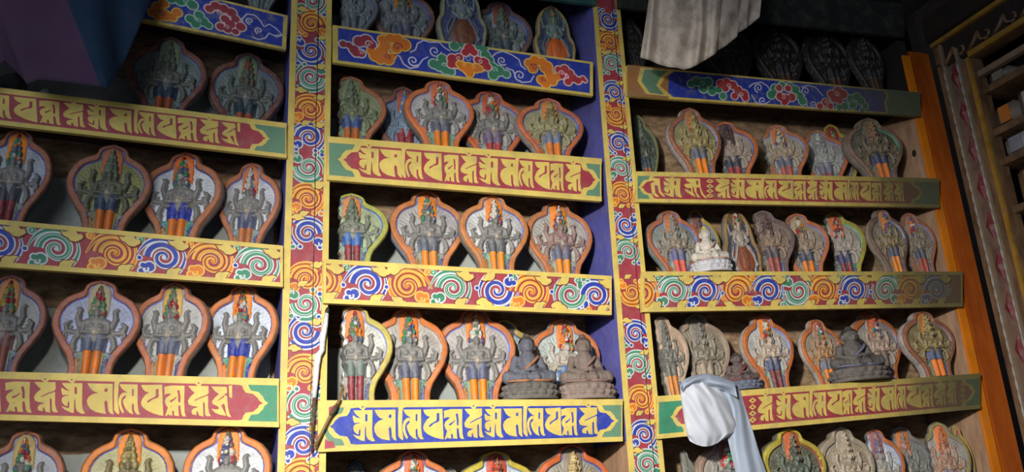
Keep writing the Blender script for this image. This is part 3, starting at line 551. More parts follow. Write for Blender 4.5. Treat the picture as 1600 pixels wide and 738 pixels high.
# ------------------------------------------------------------------ moulded clay tablets (relief cast in half-width units: x -1..1, height 2.32)
HT = 2.32
OUT_A = [(0, .50), (.06, .49), (.12, .51), (.2, .58), (.3, .75), (.4, .90), (.5, .985), (.57, 1.0), (.65, .97), (.73, .88), (.79, .755), (.83, .60), (.855, .465), (.875, .395), (.905, .37), (.935, .345), (.96, .28), (.98, .185), (.993, .085), (1, .02)]
OUT_B = [(0, .80), (.08, .84), (.2, .93), (.32, 1.0), (.42, .98), (.48, .90), (.52, .82), (.58, .80), (.68, .78), (.78, .70), (.86, .58), (.92, .42), (.97, .22), (1, .02)]
def smooth(a, b, x): t = np.clip((x-a)/(b-a), 0, 1); return t*t*(3-2*t)
def relief(out, feats, ns=104, nv=132, cut=None, ht=HT, rimw=.17, rays=True, lower_y=.55):
    ov = np.array([p[0] for p in out]); ow = np.array([p[1] for p in out])
    # smooth outline by dense interpolation and averaging
    dv = np.linspace(0, 1, 400); dw = np.interp(dv, ov, ow)
    for _ in range(3):
        dw[1:-1] = (dw[:-2]+2*dw[1:-1]+dw[2:])/4
    v = np.linspace(0, 1, nv); wv = np.interp(v, dv, dw)
    s = np.linspace(-1, 1, ns)
    xl = -wv if cut is None else np.maximum(-wv, cut+.03*np.sin(v*23)+.02*np.sin(v*61))
    X = xl[:, None]+(wv-xl)[:, None]*(s[None, :]+1)/2; Y = np.repeat((v*ht)[:, None], ns, 1)
    # distance to the outline
    px = np.concatenate([dw, -dw[::-1]]); py = np.concatenate([dv*ht, dv[::-1]*ht])
    px = np.concatenate([px]); D = np.full(X.shape, 9.0)
    for i in range(0, len(px)-1):
        ax, ay, bx, by = px[i], py[i], px[i+1], py[i+1]; L2 = (bx-ax)**2+(by-ay)**2
        if L2 < 1e-10: continue
        if i == 399: continue
        t = np.clip(((X-ax)*(bx-ax)+(Y-ay)*(by-ay))/L2, 0, 1)
        D = np.minimum(D, np.hypot(X-ax-t*(bx-ax), Y-ay-t*(by-ay)))
    rw = rimw-(rimw-.10)*smooth(ht*.80, ht*.88, Y)
    Z = .012*np.sin(X*9+Y*7)*np.sin(Y*5)
    lab = np.full(X.shape, 0)
    if rays:
        ang = np.arctan2(Y-1.12, X); rad = np.hypot(X, Y-1.12)
        m = smooth(.42, .50, rad)*(1-smooth(.70, .78, rad))*smooth(.0, .25, Y-.95)
        Z = Z+m*.030*(np.sin(ang*46+np.sin(rad*18)*.8)*.5+.5)
        Z = Z+.012*(np.sin(rad*60)*.5+.5)*smooth(.66, .72, rad)*(1-smooth(.8, .84, rad))
    lab[(Y < lower_y) ] = 1
    for f in feats:
        name, kind, a = f
        if kind == 'cap':
            ax, ay, bx, by, ra, rb, h, z0 = a
            t = np.clip(((X-ax)*(bx-ax)+(Y-ay)*(by-ay))/max(1e-9, (bx-ax)**2+(by-ay)**2), 0, 1)
            r = ra+(rb-ra)*t; q = 1-(np.hypot(X-ax-t*(bx-ax), Y-ay-t*(by-ay))/r)**2
            z = np.where(q > 0, z0+h*np.sqrt(np.maximum(q, 0)), -9)
        elif kind == 'ell':
            cx, cy, rx, ry, h, z0 = a
            q = 1-((X-cx)/rx)**2-((Y-cy)/ry)**2; z = np.where(q > 0, z0+h*np.sqrt(np.maximum(q, 0)), -9)
        elif kind == 'fn':
            z = a(X, Y)
        up_ = z > Z; Z = np.where(up_, z, Z); lab = np.where(up_, name, lab)
    # rim and its inner painted line
    rim = smooth(rw+.006, rw-.02, D)*(.11+.012*np.sin(X*7+Y*3))*np.clip(D/.045, 0, 1)**.4; isr = (D < rw); isl = (D >= rw) & (D < rw+.027) & (lab < 2)
    Z = np.where(isr & (lab < 20), np.maximum(rim, -.02), Z); lab = np.where(isr & (lab < 20), 10, lab); lab = np.where(isl, 11, lab)
    if cut is not None:
        edge = smooth(0, .05, X-xl[:, None]); Z = Z*edge
        lab = np.where((X-xl[:, None]) < .012, lab, lab)
    return X, Y, Z, lab, xl, wv, v*ht
# labels: 0 ground, 1 lower ground, 2 figure, 3 crown, 4 aureole, 5 skirt, 6 leggings, 7 attendant (left), 8 attendant (right), 9 robe, 10 rim, 11 line
PN = {0: 'backdrop', 1: 'lower_backdrop', 2: 'figure', 3: 'crown', 4: 'aureole', 5: 'skirt', 6: 'leggings', 7: 'attendant', 8: 'attendant', 9: 'robe', 10: 'rim', 11: 'rim_line', 12: 'hands'}
def standing():
    F = []
    c = lambda n, *a: F.append((n, 'cap', a)); e = lambda n, *a: F.append((n, 'ell', a))
    for s in (-1, 1):   # attendants and clouds at the foot
        c(7 if s < 0 else 8, s*.34, .06, s*.33, .26, .10, .07, .07, .0); e(7 if s < 0 else 8, s*.33, .35, .05, .06, .07, .02)
        c(7 if s < 0 else 8, s*.34, .2, s*.25, .30, .04, .03, .06, .0)
        c(1, s*.30, .52, s*.40, .44, .05, .04, .05, 0); c(1, s*.44, .5, s*.50, .58, .04, .03, .05, 0)
    def aur(X, Y):
        w = np.where(Y < 1.95, .25, .25*np.sqrt(np.clip(1-((Y-1.95)/.26)**2, 0, 1)))
        return np.where((Y > 1.46) & (np.abs(X) < w), .055+.05*np.sqrt(np.clip(1-(X/np.maximum(w, 1e-3))**2, 0, 1)), -9)
    F.append((4, 'fn', aur))
    # extra arms with curled hands
    for s in (-1, 1):
        c(2, s*.22, 1.2, s*.36, 1.16, .075, .08, .14, .035); c(2, s*.36, 1.16, s*.43, 1.34, .08, .072, .15, .035); c(2, s*.43, 1.34, s*.39, 1.52, .07, .065, .15, .035); e(2, s*.42, 1.56, .075, .055, .15, .03)
        c(2, s*.28, 1.08, s*.44, .99, .07, .07, .13, .035); c(2, s*.44, .99, s*.62, 1.02, .07, .07, .14, .035); c(2, s*.62, 1.02, s*.67, 1.17, .07, .06, .15, .035); c(2, s*.67, 1.17, s*.58, 1.25, .055, .04, .14, .035)
        c(2, s*.66, 1.02, s*.70, .88, .05, .035, .13, .035); c(2, s*.70, .88, s*.66, .84, .035, .03, .11, .035); c(2, s*.62, .98, s*.62, .87, .03, .025, .11, .03)
        e(2, s*.545, 1.12, .04, .05, .12, .0)
        c(2, s*.29, 1.0, s*.42, .86, .07, .07, .15, .035); c(2, s*.42, .86, s*.46, .72, .07, .075, .16, .035); e(2, s*.46, .64, .095, .12, .16, .035)
        c(2, s*.44, .58, s*.38, .53, .04, .03, .11, .03)
    # legs, skirt
    for s in (-1, 1):
        c(6, s*.105, .04, s*.115, .60, .095, .105, .19, .02); c(1, s*.19, .05, s*.22, .5, .05, .06, .06, .0)
        c(5, s*.115, .62, s*.12, .88, .122, .145, .21, .03); c(2, s*.10, .015, s*.14, .03, .07, .06, .14, .02)
        c(5, s*.23, .58, s*.25, .84, .05, .05, .08, .0)
    # torso and principal arms
    c(2, 0, .92, 0, 1.22, .22, .24, .20, .03); c(2, -.2, 1.24, .2, 1.24, .11, .11, .19, .03)
    for s in (-1, 1):
        e(2, s*.10, 1.16, .115, .105, .24, .03); c(2, s*.27, 1.22, s*.30, 1.0, .085, .075, .20, .03); c(2, s*.30, 1.0, s*.08, .98, .07, .06, .25, .04)
    c(2, -.26, .88, .26, .88, .045, .045, .20, .03)
    e(12, 0, .99, .12, .10, .30, .03); c(12, 0, 1.0, 0, 1.1, .06, .03, .29, .03)
    # faces stacked in a tapering tower
    c(2, 0, 1.3, 0, 1.36, .075, .075, .22, .03)
    e(2, 0, 1.46, .105, .125, .28, .05)
    c(2, 0, 1.50, 0, 1.44, .02, .026, .33, .05); c(2, -.04, 1.405, .04, .1405+1.265, .018, .018, .30, .05)
    for s in (-1, 1): e(3, s*.14, 1.47, .07, .12, .20, .05); e(3, s*.115, 1.66, .06, .09, .20, .05); e(3, s*.09, 1.81, .05, .075, .20, .05); e(3, s*.06, 1.94, .045, .06, .19, .05)
    e(3, 0, 1.66, .095, .10, .27, .06); e(3, 0, 1.82, .08, .085, .26, .06); e(3, 0, 1.96, .065, .08, .24, .06); e(3, 0, 2.08, .05, .07, .20, .06)
    def tower(X, Y):
        w = .175-.11*smooth(1.5, 2.12, Y)
        return np.where((Y > 1.40) & (Y < 2.08) & (np.abs(X) < w), .10+.10*np.sqrt(np.clip(1-(X/w)**2, 0, 1))-.02*(np.sin(Y*38)*.5+.5), -9)
    F.append((3, 'fn', tower))
    return F
def seated():
    F = []; c = lambda n, *a: F.append((n, 'cap', a)); e = lambda n, *a: F.append((n, 'ell', a))
    def aur(X, Y):
        w = .40*np.sqrt(np.clip(1-((Y-2.1)/.62)**2, 0, 1)); return np.where((Y > 1.5) & (np.abs(X) < w), .03+.0*X, -9)
    F.append((4, 'fn', aur))
    for s in (-1, 1):
        c(1, s*.2, .12, s*.62, .12, .10, .10, .12, .0); c(8, s*.5, .3, s*.62, .75, .07, .05, .10, 0); c(8, s*.62, .75, s*.45, 1.05, .05, .04, .10, 0)
        c(2, s*.22, 1.5, s*.38, 1.22, .09, .08, .16, .03); c(2, s*.38, 1.22, s*.15, 1.1, .08, .06, .22, .03)
        c(2, s*.30, 1.5, s*.5, 1.42, .06, .05, .1, .02); c(2, s*.5, 1.42, s*.54, 1.66, .05, .05, .11, .02); e(2, s*.54, 1.72, .07, .07, .12, .02)
        e(9, s*.22, .62, .33, .40, .20, .03); c(9, s*.12, .24, s*.3, .36, .1, .12, .16, .02)
        c(8, s*.28, 1.05, s*.62, .45, .06, .05, .20, .03)
    e(9, 0, .66, .34, .46, .27, .03); c(2, 0, 1.15, 0, 1.42, .22, .24, .20, .03); c(2, -.2, 1.48, .2, 1.48, .1, .1, .19, .03)
    e(12, 0, 1.14, .12, .10, .28, .03); c(2, 0, 1.55, 0, 1.62, .075, .075, .2, .03); e(2, 0, 1.74, .12, .14, .26, .04); c(2, 0, 1.78, 0, 1.72, .022, .03, .31, .04)
    for s in (-1, 1): e(3, s*.14, 1.74, .07, .13, .16, .03)
    e(3, 0, 1.93, .14, .09, .24, .04); e(3, 0, 2.04, .10, .09, .22, .04); e(3, 0, 2.15, .07, .09, .19, .04); e(3, 0, 2.26, .04, .07, .15, .04)
    return F
def tablet_meshes(out, feats, cut=None, thick=.36, **kw):
    X, Y, Z, lab, xl, wv, yy = relief(out, feats, cut=cut, **kw)
    nv, ns = X.shape; quad = lab[:-1, :-1]; meshes = {}
    for l in sorted(set(quad.ravel().tolist())):
        sel = (quad == l); hid = np.zeros(Z.shape, bool)
        if l in (0, 1):      # the ground runs on unbroken behind the figure
            sel = (quad != 10) & (quad != 11) & ((Y[:-1, :-1] < kw.get('lower_y', .55)) == (l == 1)); hid = np.ones(Z.shape, bool); g = (quad == l)
            for a in (0, 1):
                for b in (0, 1): hid[a:a+nv-1, b:b+ns-1] &= ~g
        js, is_ = np.nonzero(sel); idx = {}; vs = []; fs = []
        for j, i in zip(js.tolist(), is_.tolist()):
            f = []
            for (a, b) in ((j, i), (j, i+1), (j+1, i+1), (j+1, i)):
                k = a*ns+b
                if k not in idx: idx[k] = len(vs); vs.append((float(X[a, b]), .05 if hid[a, b] else float(-Z[a, b]), float(Y[a, b])))
                f.append(idx[k])
            fs.append(f)
        me = bpy.data.meshes.new(PN[l]); me.from_pydata(vs, [], fs); me.update()
        for p in me.polygons: p.use_smooth = True
        meshes[l] = me
    # slab: edge wall and back, slightly tapered, with a soft bulge
    ring = [(X[j, -1], Y[j, -1], Z[j, -1]) for j in range(nv)]+[(X[j, 0], Y[j, 0], Z[j, 0]) for j in range(nv-1, -1, -1)]
    bot = [(X[0, i], Y[0, i], Z[0, i]) for i in range(1, ns-1)]
    ring = ring+bot; n = len(ring); vs = []; fs = []
    prof = [(0, 1.0, 0), (.05, 1.012, 0), (.16, 1.02, 0), (.28, 1.0, 0), (thick, .965, 0)]
    cx, cy = 0.0, 1.1
    for k, (d, g, _) in enumerate(prof):
        for (x, y, z) in ring:
            vs.append((cx+(x-cx)*g if k else x, (-z if k == 0 else d), y if (y < 1e-6 or k == 0) else cy+(y-cy)*g if y > .3 else y))
    for k in range(len(prof)-1):
        for i in range(n):
            j = (i+1) % n; fs.append([k*n+i, (k+1)*n+i, (k+1)*n+j, k*n+j])
    fs.append([(len(prof)-1)*n+i for i in range(n)])
    me = bpy.data.meshes.new('slab'); me.from_pydata(vs, [], fs); me.update()
    bm = bmesh.new(); bm.from_mesh(me); bmesh.ops.recalc_face_normals(bm, faces=bm.faces[:]); bm.to_mesh(me); bm.free()
    for p in me.polygons: p.use_smooth = True
    return me, meshes
ST_F = standing()
KIND = {'A': tablet_meshes(OUT_A, ST_F), 'C': tablet_meshes(OUT_A, ST_F, cut=-.30), 'D': tablet_meshes(OUT_A, ST_F, cut=-.52), 'B': tablet_meshes(OUT_B, seated(), rimw=.15, rays=False, lower_y=.3)}

CLAY, GREY, WHITE, OLIVE, LAV, TEALG, DARK, BEIGE = '#7c7a76', '#9d9a96', '#c2c6ca', '#85844f', '#9ba1ba', '#7d9088', '#4d4a42', '#ae9a84'
OR_R, BR_R, YE_R, RD_R = '#bf6a34', '#8a5640', '#b3a044', '#7c3426'
ORANGE, MAROON, PALEO, REDO = '#e07f16', '#8a2c34', '#bd6f3c', '#b33f34'
SLATE, ROYAL, NAVY, MIDB = '#5a6076', '#27359c', '#373c56', '#4a6ab0'
MC = ('#c9722c', '#3f7a56', '#8d3038', '#b8b4a8', '#4c527a', '#6b6a58')
MG = ('#5f6a5a', '#6d7766', '#55604f', '#727c66'); MGO = ('#8f8150', '#7b6d42', '#9c9060', '#6d6340')
DEF = dict(slab='#7e7c78', rim=OR_R, line='#4a5aa6', ground=GREY, lower=TEALG, fig=CLAY, face='#a89c8c', crown=MC, aur=ORANGE, skirt=SLATE, legs=ORANGE, att1='#a07a44', att2='#4e5484', robe=REDO)
def mat_for(l, p):
    f = lambda h, **k: paint(h, scale=3.2, var=.25, dust=p.get('dust', .28), dustcol=p.get('dustcol', '#86837c'), bump=.25, rough=p.get('rough', .44))
    return {0: lambda: f(p['ground']), 1: lambda: f(p['lower']), 2: lambda: f(p['fig']), 3: lambda: multi(p['crown'], 7.0) if isinstance(p['crown'], tuple) else f(p['crown']), 4: lambda: f(p['aur']), 5: lambda: f(p['skirt']), 6: lambda: f(p['legs']),
            7: lambda: f(p['att1']), 8: lambda: f(p['att2']), 9: lambda: f(p['robe']), 10: lambda: f(p['rim']), 11: lambda: f(p['line']), 12: lambda: f(p['face'])}[l]()
GRP = {}
def tablet(row, label, cx, xr, yt, Y=.04, kind='A', rz=0.0, sy=.8, lean=3.0, group=None, roll=0.0, h=None, **pal):
    """cx, xr, yt: where its middle, right edge and tip show; it is given a real depth Y on its shelf and sized to suit."""
    p = dict(DEF); p.update(pal); zt = SHELF[row]; Y = Y+.035
    mid = un(cx, yt+60, Y); x = mid.x
    for _ in range(3):
        zb = zt(x)+.001; yb = proj((x, Y, zb))[1]; ym = (yt+yb)/2 if row[0] != 'R' else yt+12; x = un(cx, ym, Y).x + (.009 if row[0] == 'R' else 0)
    H = h or (un(cx, yt, Y+.012).z-zb)
    phi = math.radians(rz); lo, hi = .01, .3
    for _ in range(30):
        m_ = (lo+hi)/2; e = proj((x+m_*math.cos(phi), Y+m_*math.sin(phi), zb+H*.57))
        if e[0] > xr: hi = m_
        else: lo = m_
    hw = lo; slab_me, ms = KIND[kind]
    th = math.radians(lean); roll = roll or {'L': 2.3, 'M': 0.0, 'R': -2.9}[row[0]]*(row[1] != '5')
    if len(slab_me.materials) == 0: slab_me.materials.append(None)
    root = bpy.data.objects.new('votive_tablet', slab_me); C.objects.link(root)
    root.material_slots[0].link = 'OBJECT'; root.material_slots[0].material = paint(p['slab'], scale=3, var=.3, dust=.35, bump=.5, rough=.85)
    root.location = (x, Y, zb+.0008+.37*hw*sy*math.sin(th)); root.rotation_euler = (-th, math.radians(roll), phi); root.scale = (hw, hw*sy, H/HT)
    tag(root, label, 'votive tablet', 'clay votive tablets')
    made = {}
    for l in sorted(ms, key=lambda l: (l not in (2, 10), l)):      # figure and rim first: crown, clothes and hands belong to the figure
        me = ms[l]
        if len(me.materials) == 0: me.materials.append(None)
        o = bpy.data.objects.new(PN[l], me); C.objects.link(o); made[l] = o
        o.parent = made.get({3: 2, 5: 2, 6: 2, 9: 2, 12: 2, 11: 10}.get(l), root)
        o.material_slots[0].link = 'OBJECT'; o.material_slots[0].material = mat_for(l, p)
    return root

# ------------------------------------------------------------------ the tablets, shelf by shelf
def T(*a, **k): return tablet(*a, **k)
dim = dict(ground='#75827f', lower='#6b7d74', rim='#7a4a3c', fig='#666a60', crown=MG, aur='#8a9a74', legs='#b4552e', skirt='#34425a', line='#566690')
# top left
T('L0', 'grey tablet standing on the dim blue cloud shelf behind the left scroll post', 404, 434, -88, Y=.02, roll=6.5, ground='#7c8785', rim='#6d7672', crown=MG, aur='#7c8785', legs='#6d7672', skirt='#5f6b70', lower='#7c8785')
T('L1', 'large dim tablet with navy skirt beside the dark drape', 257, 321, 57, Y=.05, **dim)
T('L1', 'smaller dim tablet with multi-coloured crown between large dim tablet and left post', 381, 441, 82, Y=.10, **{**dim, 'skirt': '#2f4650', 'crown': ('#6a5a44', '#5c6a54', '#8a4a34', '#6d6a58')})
# swirl-painted shelf, left
T('L2', 'tablet with maroon legs, cut by the photo edge on the left swirl shelf', 14, 77, 200, ground='#a3aab4', legs=MAROON, skirt='#474b52', rim='#9a5c40', Y=0.02)
T('L2', 'olive-green tablet with dark blue skirt on the left swirl shelf', 166, 233, 226, ground=OLIVE, lower='#7d7f58', legs='#cf6c1e', skirt='#36455e', rim='#9c5f44', aur='#b5643c', fig='#5d604c', crown=MG, Y=.01)
T('L2', 'white tablet with royal blue skirt, right of the olive-green tablet', 278, 343, 238, Y=.04, rz=-17, ground=WHITE, line='#2a3684', lower='#4d9184', skirt=ROYAL, legs='#e0761a', rim='#a8643e', aur='#e06a20', att2='#2c4a86')
T('L2', 'pale tablet with pale orange legs on the left swirl shelf, beside the scroll post', 384, 434, 254, Y=.055, rz=-17, ground='#b4b6bb', line='#4f6ac0', legs=PALEO, skirt='#4c5470', rim='#a8643e', aur='#c8703c')
# lower left lettered shelf
T('L3', 'grey tablet with green crown, cut by the photo edge on the lower left lettered shelf', 2, 69, 429, ground='#9b9c98', rim='#8d5548', crown=('#5d7a52', '#3f7a56', '#8d3038', '#a58a3c'), legs='#8e4a3c', skirt='#7c4a48', aur='#c07a38', Y=0.02)
T('L3', 'lavender-grey tablet with orange legs, second on the lower left lettered shelf', 146, 216, 438, ground=LAV, rim='#a35c42', line='#6273ba', lower='#77877a', aur='#a79a78', crown=('#6a7a5c', '#3f7a56', '#8d3038', '#8a8470'), legs='#dc7616', Y=.01)
T('L3', 'grey tablet with yellow crown sides and orange legs, third on the lower left lettered shelf', 261, 322, 441, Y=.04, rz=-17, ground='#aaa9a6', rim='#b2663e', lower='#9a9a94', aur='#c9a04a', crown=('#6a7a5c', '#3f7a56', '#8d3038', '#8a8470'), legs='#dc7616', skirt='#555b70', att2='#343c84')
T('L3', 'bluish white tablet with royal blue skirt and teal foot, nearest the left scroll post', 371, 430, 444, Y=.05, rz=-16, ground='#c0c8d2', line='#2f3c94', lower='#55907c', skirt='#2c3a96', rim='#c4702e', legs='#e27e12', att2='#27389a', att1='#c8702c')
# bottom left row
T('L5', 'grey tablet at the left photo edge in the bottom row', 32, 101, 660, h=.285, ground='#a9abb2', rim='#a05e3c', aur='#b59a52')
T('L5', 'olive-yellow tablet with bright orange rim in the bottom left row', 199, 273, 662, h=.285, ground='#a8a478', fig='#7a6e4c', crown=MGO, rim='#cf7626', face='#8a7c54')
T('L5', 'white tablet with bright orange rim in the bottom left row', 354, 424, 668, h=.285, Y=.0, rz=-10, ground='#c6c9cc', rim='#d0742a', aur='#e07c1c')
# blue cloud shelf, centre
T('M1', 'silvery half tablet at the left end of the blue cloud shelf', 548, 592, -30, kind='C', ground='#848c8e', fig='#7e8588', crown=MG, aur='#848c8e', rim='#6f7678', lower='#7a8284', skirt='#69727a', legs='#767d82', face='#8a9092', Y=0.03)
T('M1', 'grey tablet with orange legs, second on the blue cloud shelf', 630, 681, -22, Y=0.08, ground='#848a8a', rim='#84604e', crown=MG, legs='#c4682a', fig='#73787a', lower='#7d7f7c')
T('M1', 'narrow seated-figure tablet with brown robe on the blue cloud shelf', 722, 760, -28, kind='B', ground='#47507a', lower='#8b9890', rim='#9a9874', robe='#7c4a34', fig='#7d8a8a', aur='#6f8a80', line='#47507a', att2='#6c7a8c', Y=0.02)
T('M1', 'tablet with salmon-framed crown between two narrow tablets on the blue cloud shelf', 785, 834, 4, Y=0.09, ground='#8f979a', rim='#7c5f58', aur='#b0604c', crown=MG, skirt='#4c5a64', fig='#6d7870')
T('M1', 'narrow orange-robed seated-figure tablet at the right end of the blue cloud shelf', 867, 898, 10, kind='B', ground='#3b4466', lower='#8b8a60', rim='#a3905c', robe='#d0621e', fig='#6d8a80', aur='#5a6a6a', line='#5a5a40', att2='#6a7c84', Y=0.03)
# red lettered shelf, centre
T('M2', 'mossy green half tablet with blue skirt at the left end of the red lettered shelf', 549, 605, 121, kind='C', ground='#84906c', lower='#7f9068', rim='#a0603e', fig='#6b7458', crown=MG, aur='#7d8a62', skirt='#41588c', legs='#bd6426', line='#77805c', face='#8a9060', Y=0.03)
T('M2', 'blue and silver tablet with dark red legs, set back behind its grey neighbour', 633, 678, 136, Y=0.13, ground='#7d90a8', fig='#7f95ac', crown=('#7f95ac', '#5f7ab0', '#a8b4bc'), aur='#c0623c', rim='#8a5e50', line='#39388a', skirt='#96303a', legs='#8d2630', lower='#5f82a4', face='#8fa4b4')
T('M2', 'large grey tablet with bright orange rim and orange legs on the red lettered shelf', 688, 742, 127, Y=0.0, ground='#a3a0a2', lower='#6d8a70', rim='#c46a36', skirt='#5c606e', legs='#e07a14', att1='#6d8a70', att2='#6d8a70', aur='#c86a3c', line='#7a7cae')
T('M2', 'grey tablet with mauve skirt and red legs on the red lettered shelf', 769, 823, 143, Y=.068, ground='#a09c94', lower='#8a9088', rim='#bd6436', skirt='#6a5a74', legs='#b03c40', aur='#bf5f40', line='#5d66a4')
T('M2', 'olive tablet with small orange feet at the right end of the red lettered shelf', 862, 913, 156, Y=0.005, ground='#8d8b6c', lower='#8a8a70', fig='#8f8a62', crown=MGO, rim='#b8643e', skirt='#68708a', legs='#d8741c', aur='#c07a3c', slab='#a09a94')
# swirl shelf, centre
T('M3', 'half tablet with yellow-green rim and blue skirt on the central swirl shelf', 550, 608, 304, kind='C', ground='#9aa680', lower='#7c9684', rim='#a4a84a', line='#4a66b8', fig='#7a7f70', crown=MG, aur='#c07840', skirt='#456aa8', legs='#8c3440', Y=0.0)
T('M3', 'grey tablet with orange rim and legs, second on the central swirl shelf', 669, 727, 299, ground='#a19f9e', lower='#83897c', rim='#c0743c', skirt='#5a5f6c', legs='#e2861a', line='#5a5c94', slab='#93a0b4', Y=0.05)
T('M3', 'pale tablet with green foot and orange legs, third on the central swirl shelf', 774, 827, 306, Y=0.0, ground='#b4b5b2', lower='#66947c', rim='#bd7840', skirt='#585c60', legs='#e28614', line='#6a6ca0', slab='#8d877e')
T('M3', 'grey tablet with pinkish chest at the right end of the central swirl shelf', 876, 927, 315, Y=0.05, ground='#a4a098', lower='#8c8f80', rim='#b56e3e', fig='#8a706a', skirt='#5c5e70', legs='#e0861c', line='#77748c', slab='#b5aaa0')
# blue lettered shelf
T('M4', 'white half tablet with yellow rim and maroon legs on the blue lettered shelf', 555, 615, 478, kind='C', Y=0.0, ground='#c0c1b8', lower='#96948c', rim='#b8a84c', line='#7d86c0', skirt='#66746e', legs='#87303a', aur='#d07628')
T('M4', 'grey tablet with bright orange rim beside the yellow-rimmed half tablet', 640, 701, 480, Y=.06, ground='#a8a29a', lower='#5f8470', rim='#c96f2a', line='#a8a29a', skirt='#55586a', legs='#e8821a', aur='#e0771e')
T('M4', 'grey tablet with brown and orange rim left of the dark grey seated statue', 745, 807, 481, Y=.098, rz=-8, ground='#a6a09c', lower='#6f8a76', rim='#b8662c', line='#6a78bc', skirt='#565a74', legs='#e8860e', aur='#dc7a20', slab='#7a5c4c')
T('M4', 'yellow-rimmed tablet mostly hidden behind the dark seated statue', 792, 845, 500, Y=.162, sy=.5, lean=1.5, ground='#8fa09c', rim='#b0984a', line='#2f3c80', legs='#cf6e16', skirt='#3a3f4e', crown=('#4a3c34', '#6a5a4a', '#54463c'), aur='#5a4a3c', kind='C')
T('M4', 'pale tablet with blue skirt and dark red legs behind the brown seated statue', 886, 939, 498, Y=.08, ground='#a9b2ae', lower='#8fa8a0', rim='#bd6c34', line='#8a9cb8', skirt='#5078b4', legs='#7a2a34', fig='#a8a094', face='#c0a494', aur='#d0782c', slab='#b4bcc4')
# bottom central row
T('M5', 'shadow-coloured half tablet at the left end of the bottom central row', 556, 592, 688, kind='C', h=.265, Y=.14, ground='#36403e', rim='#2f3432', fig='#363c3a', crown=MG, aur='#3a4440', lower='#5a6a60', skirt='#2f3438', legs='#3a3c3c', slab='#333634')  # dark colours carry the deep shadow it stands in
T('M5', 'white tablet with broad orange rim in the bottom central row', 648, 711, 682, h=.285, Y=.05, ground='#c2c6cc', rim='#bf6a2e', aur='#cf5a2c')
T('M5', 'unpainted grey tablet tip between two tablets of the bottom central row', 707, 732, 722, h=.235, Y=.17, sy=.45, lean=1.5, ground='#8a857c', rim='#8a857c', fig='#8a857c', crown='#8a857c', aur='#8a857c', line='#8a857c', slab='#8a857c', skirt='#8a857c', legs='#8a857c', lower='#8a857c')
T('M5', 'white tablet with yellow rim and red crown in the bottom central row', 778, 842, 688, h=.275, Y=.09, ground='#c0c4c8', rim='#b5a436', aur='#b04028', crown=('#b04028', '#c8c4bc', '#5a3c34', '#a06a4c'), line='#90a8c8')
T('M5', 'golden figure tablet with deep orange rim in the bottom central row', 899, 957, 682, h=.285, Y=.04, ground='#8a8678', rim='#bd5a26', fig='#a89468', crown=('#a89468', '#8a7850', '#c0ac7c'), aur='#7a6a54', face='#b8a478')
# row behind the pleated cloth, its deep shade put into near-black colours
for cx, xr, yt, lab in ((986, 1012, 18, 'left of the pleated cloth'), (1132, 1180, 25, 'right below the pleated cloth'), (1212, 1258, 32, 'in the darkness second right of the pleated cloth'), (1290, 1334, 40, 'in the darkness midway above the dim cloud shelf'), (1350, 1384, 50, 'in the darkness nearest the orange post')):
    T('R1', 'tablet with shade in its colours '+lab, cx, xr, yt, Y=.07 if cx < 1340 else .01, ground='#262624', rim='#2c2622', fig='#282724', crown='#282724', aur='#352720', legs='#4c2e1c', skirt='#222429', lower='#242521', slab='#1f1d1b', line='#22242a', face='#2c2a27', att1='#2c2a27', att2='#222429', dustcol='#35332f')
# upper right lettered shelf
sh = dict(rz=-18, sy=.75)
T('R2', 'dark green half tablet at the left end of the upper right lettered shelf', 1002, 1033, 180, kind='C', Y=0.1, ground='#4a5a4c', lower='#3c4c40', rim='#7c7a4c', fig='#404a40', crown=MG, aur='#4a5a4c', skirt='#3a4a5a', legs='#b0602c', line='#5a6a50')
T('R2', 'olive gold tablet with thick whitish edge and orange legs on the upper right lettered shelf', 1083, 1131, 170, Y=0.0, ground='#8d845c', lower='#7c7a5a', fig='#9a8a58', crown=MGO, rim='#9a5f42', line='#8a8fb0', skirt='#5a5f70', legs='#e8800c', aur='#b8723a', slab='#b8aca6', face='#b09c68')
T('R2', 'tablet with dark crown and red legs behind the olive gold tablet', 1136, 1189, 191, Y=0.06, ground='#a3988c', rim='#bd6836', line='#565c9c', fig='#a08c7e', crown=('#4a3c3c', '#5a4840', '#3f383c'), aur='#5a4440', skirt='#3f4654', legs='#a83c40', lower='#4a544c', kind='C', **sh)
T('R2', 'grey tablet with pink-red legs, fourth on the upper right lettered shelf', 1217, 1268, 196, Y=0.03, ground='#a39c90', lower='#9a948a', rim='#b06c42', line='#8088bc', fig='#a8967e', skirt='#6a6e80', legs='#b5584c', aur='#c4763c', face='#b8a48c', kind='D', **sh)
T('R2', 'silver tablet with purple-red legs in front of the yellow-rimmed tip', 1280, 1330, 204, Y=.095, ground='#a09e9a', rim='#bd6a38', line='#7c82b4', fig='#a8a8a4', crown=('#a8a8a4', '#c0c0bc', '#8a8a88'), aur='#8a8a86', skirt='#7a7888', legs='#9a4a5c', face='#b8b8b4', kind='D', **sh)
T('R2', 'yellow-rimmed tablet whose red-lined tip shows behind the silver tablet', 1304, 1345, 194, Y=0.14, ground='#8a8478', rim='#b09c3c', line='#a84a2c', aur='#9a3c2c', **sh)
T('R2', 'dark brown tablet with green inner line, nearest the orange post on its shelf', 1362, 1414, 186, Y=0.0, ground='#5c564a', lower='#5a6a58', fig='#75684f', crown=('#75604a', '#665843', '#8a6a4c'), rim='#7d6252', line='#4f9472', skirt='#3c3f5e', legs='#cf7028', aur='#7a6248', slab='#8f8478', rz=-8, sy=.9, face='#8a7a5c')
